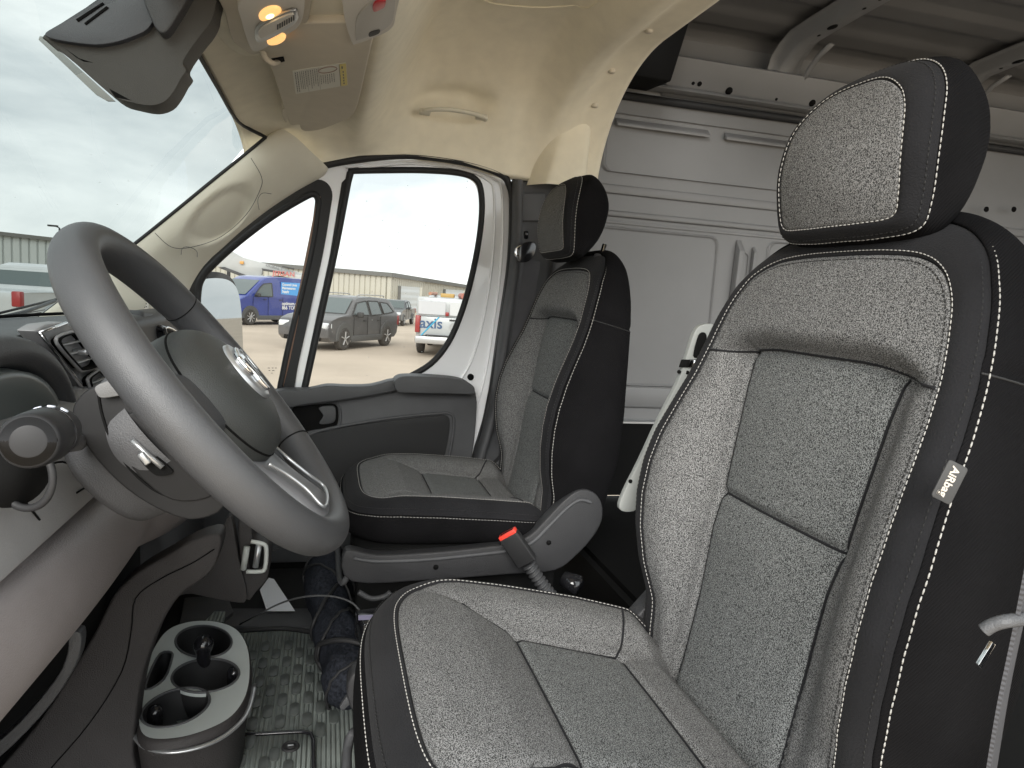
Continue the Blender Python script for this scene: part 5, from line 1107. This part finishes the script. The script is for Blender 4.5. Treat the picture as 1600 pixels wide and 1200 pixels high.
up = thing('utility_pole', 'dark wooden utility pole seen in front of the boom', 'utility pole', (*hit(357, 60), GZ))
p = hit(357, 52); MB().tube([(p[0], p[1], GZ), (p[0], p[1], topz(357, 392, 52))], .12, 8).build('pole', 'rubber', up)
MB().box((p[0], p[1], topz(357, 404, 52)), (.2, 1.6, .14)).build('cross_arm', 'rubber', up)
# ---------------- vehicles
tyrem = mat('dusty tyre', (.055, .05, .045), .85, var=.2, vscale=8); rimm = mat('dusty alloy', (.42, .41, .40), .45, metal=.2); darkt = mat('dark unpainted trim', (.045, .045, .045), .7)
headm = mat('headlamp glass', (.7, .72, .74), .1, spec=.8); tailm = mat('red tail lamp', (.30, .03, .03), .35)
def local(P, root):  # builder works in the vehicle's own frame: x forward, y left, z up from the ground
    return P
def vpart(root, mb, name, m, parent=None):
    me = bpy.data.meshes.new(name); me.from_pydata(mb.v, [], mb.f); me.polygons.foreach_set('use_smooth', [True] * len(mb.f)); me.materials.append(M[m] if isinstance(m, str) else m); me.validate(); me.update(); me.set_sharp_from_angle(angle=R(30))
    o = bpy.data.objects.new(name, me); link(o, parent or root); return o
def wheels(root, xs, wd, r, rimmat, rc=.62, spokes=5):
    for x in xs:
        for s in (-1, 1):
            y = s * wd; prof = [(.11, r * .45), (.115, r * .70), (.115, r * .86), (.085, r * .985), (.03, r), (-.03, r), (-.085, r * .985), (-.11, r * .86), (-.11, r * .5)]
            G = [[(x + rr * math.cos(t), y + s * (a - .11), r + rr * math.sin(t)) for t in np.linspace(0, 2 * np.pi, 30, endpoint=False)] for a, rr in prof]
            w = vpart(root, MB().grid(G, closed=True, capstart=True, capend=True), 'tyre', tyrem)
            rm = MB(); ys = y + s * .006
            rm.grid([[(x + rr * math.cos(t), ys + s * h, r + rr * math.sin(t)) for t in np.linspace(0, 2 * np.pi, 26, endpoint=False)] for rr, h in ((r * (rc + .06), 0), (r * rc, -.015), (r * rc * .95, -.05))], closed=True)
            for k in range(spokes):
                t = 2 * math.pi * k / spokes + .3; a = np.array([math.cos(t), 0, math.sin(t)]); rm.tube([np.array([x, ys - s * .01, r]) + a * r * .08, np.array([x, ys + s * .0, r]) + a * r * rc], [r * .10, r * .085], 6, flat=.6)
            rm.tube([(x, ys - s * .04, r), (x, ys + s * .01, r)], r * .16, 12)
            vpart(root, rm, 'rim', rimmat, w)
def vehicle(name, label, cat, gp, heading, prof, w, paint, win_side, ws, rear_win, wheel_x, wr, rimmat, cabin, clad=None, group='vehicles parked in the lot', lamps=True, grille=True, spokes=5, roofrail=False):
    root = thing(name, label, cat, (gp[0], gp[1], GZ), heading, group)
    hw = w / 2
    # body: lower sides full width, greenhouse drawn in (tumblehome)
    zb = cabin[0]; P = [(x, z) for x, z in prof]
    def yof(x, z): return hw - .05 * max(0, (.5 - z)) - (0 if z < zb else (z - zb) * cabin[1]) - .05 * max(0, (abs(x - cabin[2]) - cabin[3])) ** 1.2
    Pd = resample(np.array(P), 150, True); rows = []
    for k, f in ((-1, 1), (-.985, 1.0), (-.9, 1.0), (-.45, 1), (0, 1), (.45, 1), (.9, 1), (.985, 1), (1, 1)):
        cx_, cz_ = Pd.mean(0); ins = 1 - .02 * (abs(k) > .95) - .02 * (abs(k) >= 1)
        rows.append([(cx_ + (x - cx_) * ins, k * yof(x, z), cz_ + (z - cz_) * ins) for x, z in Pd])
    body = MB().grid(rows, closed=True, smooth=True); 
    for r_, s in ((0, -1), (-1, 1)):
        T = tessellate_polygon([[Vector(p) for p in rows[r_]]]); body.add(rows[r_], [tuple(t) for t in T])
    vpart(root, body, 'body', paint)
    for s in (-1, 1):
        for poly in win_side:
            Q = resample(np.array(poly), 40, True); mb = MB(); V = [(x, s * (yof(x, z) * .99 + .022), z) for x, z in Q]; mb.add(V, [tuple(t) for t in tessellate_polygon([[Vector((x, 0, z)) for x, z in Q]])], False)
            fr_ = vpart(root, MB().tube(V, .022, 5, closed=True), 'window', darkt); vpart(root, mb, 'pane', 'carglass', fr_)
        # wheel arches
        for x in wheel_x:
            a = MB(); rr = wr * 1.22
            T_ = np.linspace(-.15, math.pi + .15, 22); a.grid([[(x + (rr + o_) * math.cos(t), s * (hw + h_), wr + .02 + (rr + o_) * math.sin(t)) for t in T_] for o_, h_ in ((-.16, -.20), (-.13, .008), (0 if clad else -.09, .026), (.05 if clad else -.06, .022), (.055 if clad else -.05, -.02))]); vpart(root, a, 'wheel_arch', clad or paint)
            q_ = MB(); T_ = np.linspace(-.25, math.pi + .25, 22); V = [(x + (rr - .12) * math.cos(t), s * (hw + .012), wr + .02 + (rr - .12) * math.sin(t)) for t in T_]; q_.add(V, [tuple(range(len(V)))], False); vpart(root, q_, 'arch_shade_disc', 'hole')  # dark disc stands in for wheel-well shade; the body has no cutout
        if clad: vpart(root, MB().box(((wheel_x[0] + wheel_x[1]) / 2, s * (hw + .005), wr * .95), (abs(wheel_x[0] - wheel_x[1]) - wr * 2.2, .05, .20), None, .02, 2), 'side_cladding', clad)
        if lamps:
            fx_ = max(x for x, z in P); vpart(root, MB().box((fx_ - .16, s * (hw - .22), lamps if not isinstance(lamps, bool) else .80), (.30, .36, .18), Matrix.Rotation(R(-20 * s), 3, 'Z'), .04, 3), 'headlight', headm)
        bx_ = min(x for x, z in P); vpart(root, MB().box((bx_ + .07, s * (hw - .10), zb * .85), (.16, .2, .34), None, .03, 2), 'tail_light', tailm)
        vpart(root, MB().box((ws[0][0] - .55, s * (hw + .12), zb + .06), (.14, .22, .18), None, .05, 3), 'door_mirror', darkt)
        for x in (ws[0][0] - 1.05, ws[0][0] - 2.0): vpart(root, MB().box((x, s * (hw + .018), zb - .14), (.18, .03, .03), None, .008, 2), 'door_handle', darkt)
        jl_ = MB()
        for x in (ws[0][0] - .35, ws[0][0] - 1.25, ws[0][0] - 2.15): jl_.tube([(x, s * (hw + .004), wr * 1.1), (x, s * (hw + .004), zb - .02)], .008, 4)
        vpart(root, jl_, 'door_gap', 'hole')
    for A, nm in ((ws, 'windshield'), (rear_win, 'rear_window')):
        if A is None: continue
        (x0, z0), (x1, z1) = A; d = np.array([x1 - x0, z1 - z0]); n2 = np.array([-d[1], d[0]]); n2 /= np.linalg.norm(n2)
        if n2[1] < 0: n2 = -n2
        mb = MB(); rows = []
        for f in (0, .5, 1):
            x, z = x0 + (x1 - x0) * f, z0 + (z1 - z0) * f; yy = yof(x, z) - .10; rows.append([(x + n2[0] * .03, k * yy, z + n2[1] * .03) for k in np.linspace(-1, 1, 9)])
        mb.grid(rows); vpart(root, mb, nm, 'carglass')
    if grille:
        fx_ = max(x for x, z in P); vpart(root, MB().box((fx_ + .005, 0, .62), (.06, w * .42, .20), None, .03, 2), 'grille', darkt); vpart(root, MB().box((fx_ - .02, 0, .36), (.10, w * .7, .14), None, .03, 2), 'air_intake', 'hole')
    if roofrail:
        zt = max(z for x, z in P)
        for s in (-1, 1): vpart(root, MB().tube(cr1([(ws[1][0] - .2, s * (hw - .24), zt - .03), (ws[1][0] - .35, s * (hw - .24), zt + .05), (ws[1][0] - 1.9, s * (hw - .24), zt + .05), (ws[1][0] - 2.05, s * (hw - .24), zt - .02)], 4), .02, 6), 'roof_rail', rimm)
    wheels(root, wheel_x, hw + .025, wr, rimmat, spokes=spokes)
    return root
def heading(a, b):  # from rear contact b to front contact a
    d = a - b; return math.atan2(d[1], d[0])
def place(fpx, rpx, wb, far=True):
    """mid-wheelbase point and heading from the front wheel's contact and the rear wheel's bearing"""
    A = gnd(*fpx)[:2]; u = hit(rpx, 1.0); b = A @ u; disc = b * b - (A @ A - wb * wb)
    t = b + (math.sqrt(max(disc, 0)) if far else -math.sqrt(max(disc, 0))); B = u * t; return (A + B) / 2, math.atan2(*(A - B)[::-1])
def shift(c, h, dy):  # the seen wheels are on the near side: move the centre line to the far side
    n = np.array([-math.sin(h), math.cos(h)]); n = n if n @ c > 0 else -n; return c + n * dy
SUVP = [(-2.30, .45), (-2.38, .75), (-2.36, 1.05), (-2.25, 1.22), (-1.98, 1.58), (-1.75, 1.66), (-.6, 1.71), (.2, 1.68), (.50, 1.60), (1.20, 1.14), (1.9, 1.04), (2.28, .93), (2.40, .72), (2.40, .42), (2.2, .27), (-2.1, .30)]
c, h = place((535, 547), 605, 2.85)
vehicle('parked_suv', 'dusty dark grey SUV with roof rails parked nearest the far door window', 'SUV', shift(c, h, .85), h, SUVP, 1.84, mat('dusty grey car paint', (.10, .097, .097), .4, spec=.5, coat=.4, var=.15, vscale=3),
        [[(.98, 1.10), (.50, 1.50), (-.12, 1.57), (-.14, 1.10)], [(-.26, 1.10), (-.24, 1.57), (-.95, 1.56), (-1.05, 1.12)], [(-1.18, 1.14), (-1.08, 1.54), (-1.62, 1.50), (-1.95, 1.20)]], ((1.24, 1.13), (.52, 1.60)), ((-2.22, 1.24), (-2.0, 1.56)), (1.44, -1.42), .365, rimm, (1.06, .34, 0, 1.9), clad=mat('grey cladding', (.10, .10, .098), .7), roofrail=True, lamps=.78)
VANP = [(-2.7, .42), (-2.75, 1.9), (-2.65, 2.12), (-2.4, 2.2), (.2, 2.22), (.75, 2.16), (1.05, 2.02), (1.95, 1.32), (2.35, 1.14), (2.58, .95), (2.65, .6), (2.58, .34), (-2.6, .38)]
A = gnd(389, 508)[:2]; h = R(139); dv = np.array([math.cos(h), math.sin(h)]); c = A - dv * 1.72
bv = vehicle('delivery_van', 'blue panel van with pale blue sign and white lettering on its side', 'delivery van', shift(c, h, .92), h, VANP, 2.0, mat('blue van paint', (.03, .052, .25), .3, coat=.5, var=.08, vscale=3),
        [[(1.52, 1.30), (1.20, 1.66), (.95, 1.86), (.45, 1.92), (.42, 1.30)]], ((1.93, 1.34), (1.06, 2.0)), None, (1.72, -1.72), .36, rimm, (1.3, .10, 0, 2.2), clad=mat('van grey cladding', (.09, .09, .09), .7), lamps=.92, spokes=8)
side = 1 if (np.array([-math.sin(h), math.cos(h)]) @ (-c)) > 0 else -1
def vlabel(root, s, x, z, size, m, hw, sd, nm='side_lettering'):
    c_ = bpy.data.curves.new(nm, 'FONT'); c_.body = s; c_.size = size; c_.extrude = .004; c_.align_x = 'LEFT'; c_.align_y = 'CENTER'; c_.offset = .004
    o = bpy.data.objects.new(nm, c_); SC.collection.objects.link(o); me = bpy.data.meshes.new_from_object(o.evaluated_get(bpy.context.evaluated_depsgraph_get())); bpy.data.objects.remove(o)
    me.transform(Matrix(((-sd, 0, 0, x), (0, 0, sd, sd * hw), (0, 1, 0, z), (0, 0, 0, 1)))); me.materials.clear(); me.materials.append(m); o = bpy.data.objects.new(nm, me); link(o, root); return o
whitet = mat('white vinyl lettering', (.78, .78, .78), .6)
vpart(bv, MB().box((-.75, side * .965, 1.66), (1.25, .02, .66), None), 'side_sign', mat('pale blue sign', (.10, .36, .75), .5))
x0 = -.18 if side > 0 else -1.32
for i, t in enumerate(('General Lines', 'Maintenance', 'Supply')): vlabel(bv, t, x0, 1.88 - i * .16, .17, whitet, .98, side)
vlabel(bv, 'opti', -1.62 if side > 0 else -2.3, 1.74, .42, whitet, .975, side); vlabel(bv, 'optimum.com', -.16 if side > 0 else -1.3, 1.0, .22, whitet, 1.005, side); vlabel(bv, '866 TOPBLUE', -.16 if side > 0 else -1.3, .80, .24, whitet, 1.01, side)
PKP = [(-2.75, .55), (-2.80, 1.12), (-2.70, 1.16), (-1.02, 1.16), (-.98, 1.25), (-.88, 1.72), (-.6, 1.80), (.45, 1.80), (.70, 1.74), (1.25, 1.22), (2.3, 1.10), (2.62, .98), (2.68, .75), (2.66, .45), (2.4, .36), (-2.6, .45)]
c, h = place((633, 510), 653, 3.3)
def pick(label, c, h, paint, sc=1.0, grp='vehicles parked in the lot'):
    r = vehicle('pickup_truck', label, 'pickup truck', c, h, PKP, 1.95, paint, [[(1.02, 1.20), (.62, 1.62), (.12, 1.70), (.10, 1.20)], [(0, 1.20), (.0, 1.70), (-.75, 1.68), (-.82, 1.22)]], ((1.24, 1.22), (.72, 1.72)), ((-.96, 1.26), (-.86, 1.66)), (1.72, -1.62), .40, rimm, (1.18, .30, 0, 2.2), lamps=.88)
    r.scale = (sc,) * 3; return r
pick('dark grey pickup truck in front of the warehouse roller doors', shift(c, h, .9), h, mat('dark pickup paint', (.09, .095, .10), .35, coat=.4), .78)
wp_ = mat('white pickup paint', (.46, .48, .485), .3, coat=.4, var=.04, vscale=3)
# white service pickup, seen from behind
c0 = hit(712, 22.5); u = c0 / np.linalg.norm(c0); h = math.atan2(u[1], u[0]) - R(3); ax_ = pick('white service pickup seen from behind with blue lettering on its tailgate', c0 + u * 2.8, h, wp_, 1.06)
vpart(ax_, MB().box((-2.84, 0, .90), (.05, 1.62, .56), None, .02, 2), 'tailgate', wp_)
vpart(ax_, MB().box((-2.92, 0, .50), (.22, 1.9, .22), None, .04, 2), 'rear_bumper', mat('chrome bumper', (.5, .5, .5), .3, metal=.5))
vpart(ax_, MB().box((-2.90, -.1, .63), (.20, 1.5, .05), None, .01, 1), 'bumper_step', darkt)
for s in (-1, 1): vpart(ax_, MB().box((-2.83, s * .90, .95), (.08, .14, .50), None, .02, 2), 'tail_light', tailm)
vpart(ax_, MB().box((-1.9, .0, 1.46), (1.75, 1.9, .56), None, .04, 2), 'tool_cap', wp_); vpart(ax_, MB().box((-2.79, .50, 1.44), (.04, .8, .40), None, .01, 1), 'cap_door', mat('cap door paint', (.55, .56, .58), .4))
vpart(ax_, MB().box((-2.80, -.42, 1.44), (.04, .8, .40), None, .01, 1), 'cap_door', mat('cap door paint', (.60, .61, .62), .4))
for y in (.05,): vpart(ax_, MB().box((-2.84, y, 1.28), (.06, .10, .12), None, .02, 2), 'stop_lamp', tailm)
vpart(ax_, MB().tube([(-2.6, .6, 1.85), (-.2, .6, 1.85)], .05, 8), 'ladder_rack', mat('orange ladder', (.45, .22, .14), .6)); vpart(ax_, MB().tube([(-2.6, -.4, 1.83), (-.2, -.2, 1.83)], .09, 8), 'ladder_rack', mat('red pipe', (.42, .16, .12), .6)); vpart(ax_, MB().box((-2.2, .1, 1.82), (.5, .4, .12), None, .02, 2), 'roof_box', mat('amber beacon', (.5, .32, .10), .5))
cc_ = bpy.data.curves.new('t', 'FONT'); cc_.body = 'axis'; cc_.size = .44; cc_.extrude = .005; cc_.offset = .006; cc_.align_x = 'CENTER'; cc_.align_y = 'CENTER'
o = bpy.data.objects.new('t', cc_); SC.collection.objects.link(o); me = bpy.data.meshes.new_from_object(o.evaluated_get(bpy.context.evaluated_depsgraph_get())); bpy.data.objects.remove(o)
me.transform(Matrix(((0, 0, -1, -2.872), (-1, 0, 0, .50), (0, 1, 0, .98), (0, 0, 0, 1)))); me.materials.clear(); me.materials.append(mat('navy lettering', (.05, .10, .20), .5)); o = bpy.data.objects.new('tailgate_lettering', me); link(o, ax_)
vpart(ax_, MB().tube([(-2.870, .78, .62), (-2.870, .28, 1.18)], .018, 6), 'blue_stroke', mat('cyan stroke', (.05, .45, .70), .5))
vpart(ax_, MB().tube([(-2.868, -.16, .92), (-2.89, -.16, .92)], .12, 16), 'tailgate_badge', 'silver'); vpart(ax_, MB().box((-2.875, -.16, 1.11), (.03, .26, .05)), 'tailgate_latch', darkt)
# left group through the windshield
c0 = hit(34, 22.5); h = R(-13); dv = np.array([math.cos(h), math.sin(h)]); nn_ = np.array([-dv[1], dv[0]]); lp = pick('white pickup truck bed with a red tail light seen through the windshield', c0 + dv * 2.9 + nn_ * .95, h, wp_, 1.16)
c0 = hit(22, 31); pick('white crew cab pickup farther behind the windshield pickup', c0, R(-62), wp_, 1.10)
c0 = hit(85, 30); vehicle('parked_hatchback', 'dark windowed car beside the white pickup behind the steering wheel rim', 'car', c0, R(10), SUVP, 1.84, mat('silver car paint', (.35, .37, .38), .35), [[(.98, 1.10), (.50, 1.50), (-.12, 1.57), (-.14, 1.10)], [(-.26, 1.10), (-.24, 1.57), (-.95, 1.56), (-1.05, 1.12)]], ((1.24, 1.13), (.52, 1.60)), ((-2.26, 1.14), (-2.0, 1.60)), (1.44, -1.42), .365, rimm, (1.06, .34, 0, 1.9), lamps=.78).scale = (1.05,) * 3
# boom truck behind the blue van
bt_ = thing('boom_truck', 'white bucket truck with a long folded boom rising behind the blue van', 'boom truck', (*hit(430, 50), GZ))
bw = mat('white boom paint', (.46, .47, .46), .45, var=.08, vscale=1)
def beam(pts, dist, dep, name, m, par=bt_, bev=.03):
    P = [];
    for a, b in pts: q_ = hit(a, dist); P.append((q_[0], q_[1], topz(a, b, dist)))
    return MB().prism(P, (dep, 0, 0), bev).build(name, m, par)
beam([(338, 393), (360, 392), (378, 402), (430, 416), (492, 432), (492, 440), (440, 428), (410, 420), (408, 432), (398, 437), (380, 430), (352, 418), (338, 416)], 50, .9, 'lower_boom', bw)
beam([(440, 415), (460, 419), (458, 421), (440, 417)], 49.5, .3, 'hydraulic_hose', darkt)
beam([(408, 419), (443, 425), (443, 428), (410, 423)], 49.5, .4, 'boom_cylinder', darkt)
beam([(398, 432), (410, 430), (412, 440), (398, 441)], 49.6, .9, 'turret', bw)
beam([(372, 436), (420, 430), (458, 434), (458, 437), (420, 436), (372, 438)], 49.4, .9, 'truck_deck', bw)
beam([(417, 431), (438, 431), (456, 435), (456, 438), (417, 436)], 49.2, .5, 'deck_gear', darkt)
beam([(456, 428), (478, 431), (478, 442), (456, 440)], 49, 1.2, 'truck_cab', bw)
beam([(374, 408), (380, 408), (380, 413), (374, 412)], 49.8, .3, 'beacon_arm', mat('orange joint', (.7, .35, .08), .6))
beam([(340, 418), (350, 417), (395, 434), (390, 437)], 49.9, .3, 'boom_rest', darkt)
beam([(380, 440), (478, 442), (478, 500), (380, 500)], 50.5, 2.0, 'truck_body', bw)
for px in (385, 450): q_ = hit(px, 50); MB().tube([(q_[0] - .3, q_[1], GZ + .45), (q_[0] + .3, q_[1], GZ + .45)], .45, 20).build('truck_wheel', tyrem, bt_)
q_ = hit(443, 48.9); v = hit(443, 1); right = np.array([v[1], -v[0], 0]); text('deck_sign', 'JERSAN', .42, mat('red sign letters', (.5, .14, .12), .5), bt_, (q_[0], q_[1], topz(450, 428.5, 48.9)), right, (0, 0, 1), .01, bold=.01)
q_ = hit(428, 49.9); text('boom_lettering', 'DURALT', .28, mat('grey boom letters', (.2, .2, .2), .5), bt_, (q_[0], q_[1], topz(431, 417.5, 49.9)), right + np.array([0, 0, -.23]), (0, 0, 1), .01)
# windshield wiper and cowl of this van
wi = thing('windshield_wiper', 'black wiper lying on the cowl at the foot of the windshield', 'wiper', tuple(at(40, 485, y=.93)))
MB().tube([at(-40, 505, y=.93), at(40, 487, y=.93), at(86, 470, y=.93)], .006, 6).build('wiper_arm', 'darkplastic', wi)
MB().tube([at(-40, 499, y=.95), at(94, 466, y=.95)], .004, 6).build('wiper_blade', 'rubber', wi)
for k in range(4): MB().tube([at(-40, 503 + k * 3, y=.90), at(70 - k * 6, 484 + k * 4, y=.90)], .0016, 5).build('cowl_rib', 'darkplastic', wi)
MB().box((1.25, .98, 1.50), (1.6, .20, .03), None, .01).build('cowl', 'darkplastic', van)
MB().prism([(.45, 1.02, 1.50), (2.05, 1.02, 1.50), (2.0, 1.7, 1.26), (.5, 1.7, 1.26)], (0, 0, -.03), .01).build('bonnet', 'whitepaint', van)
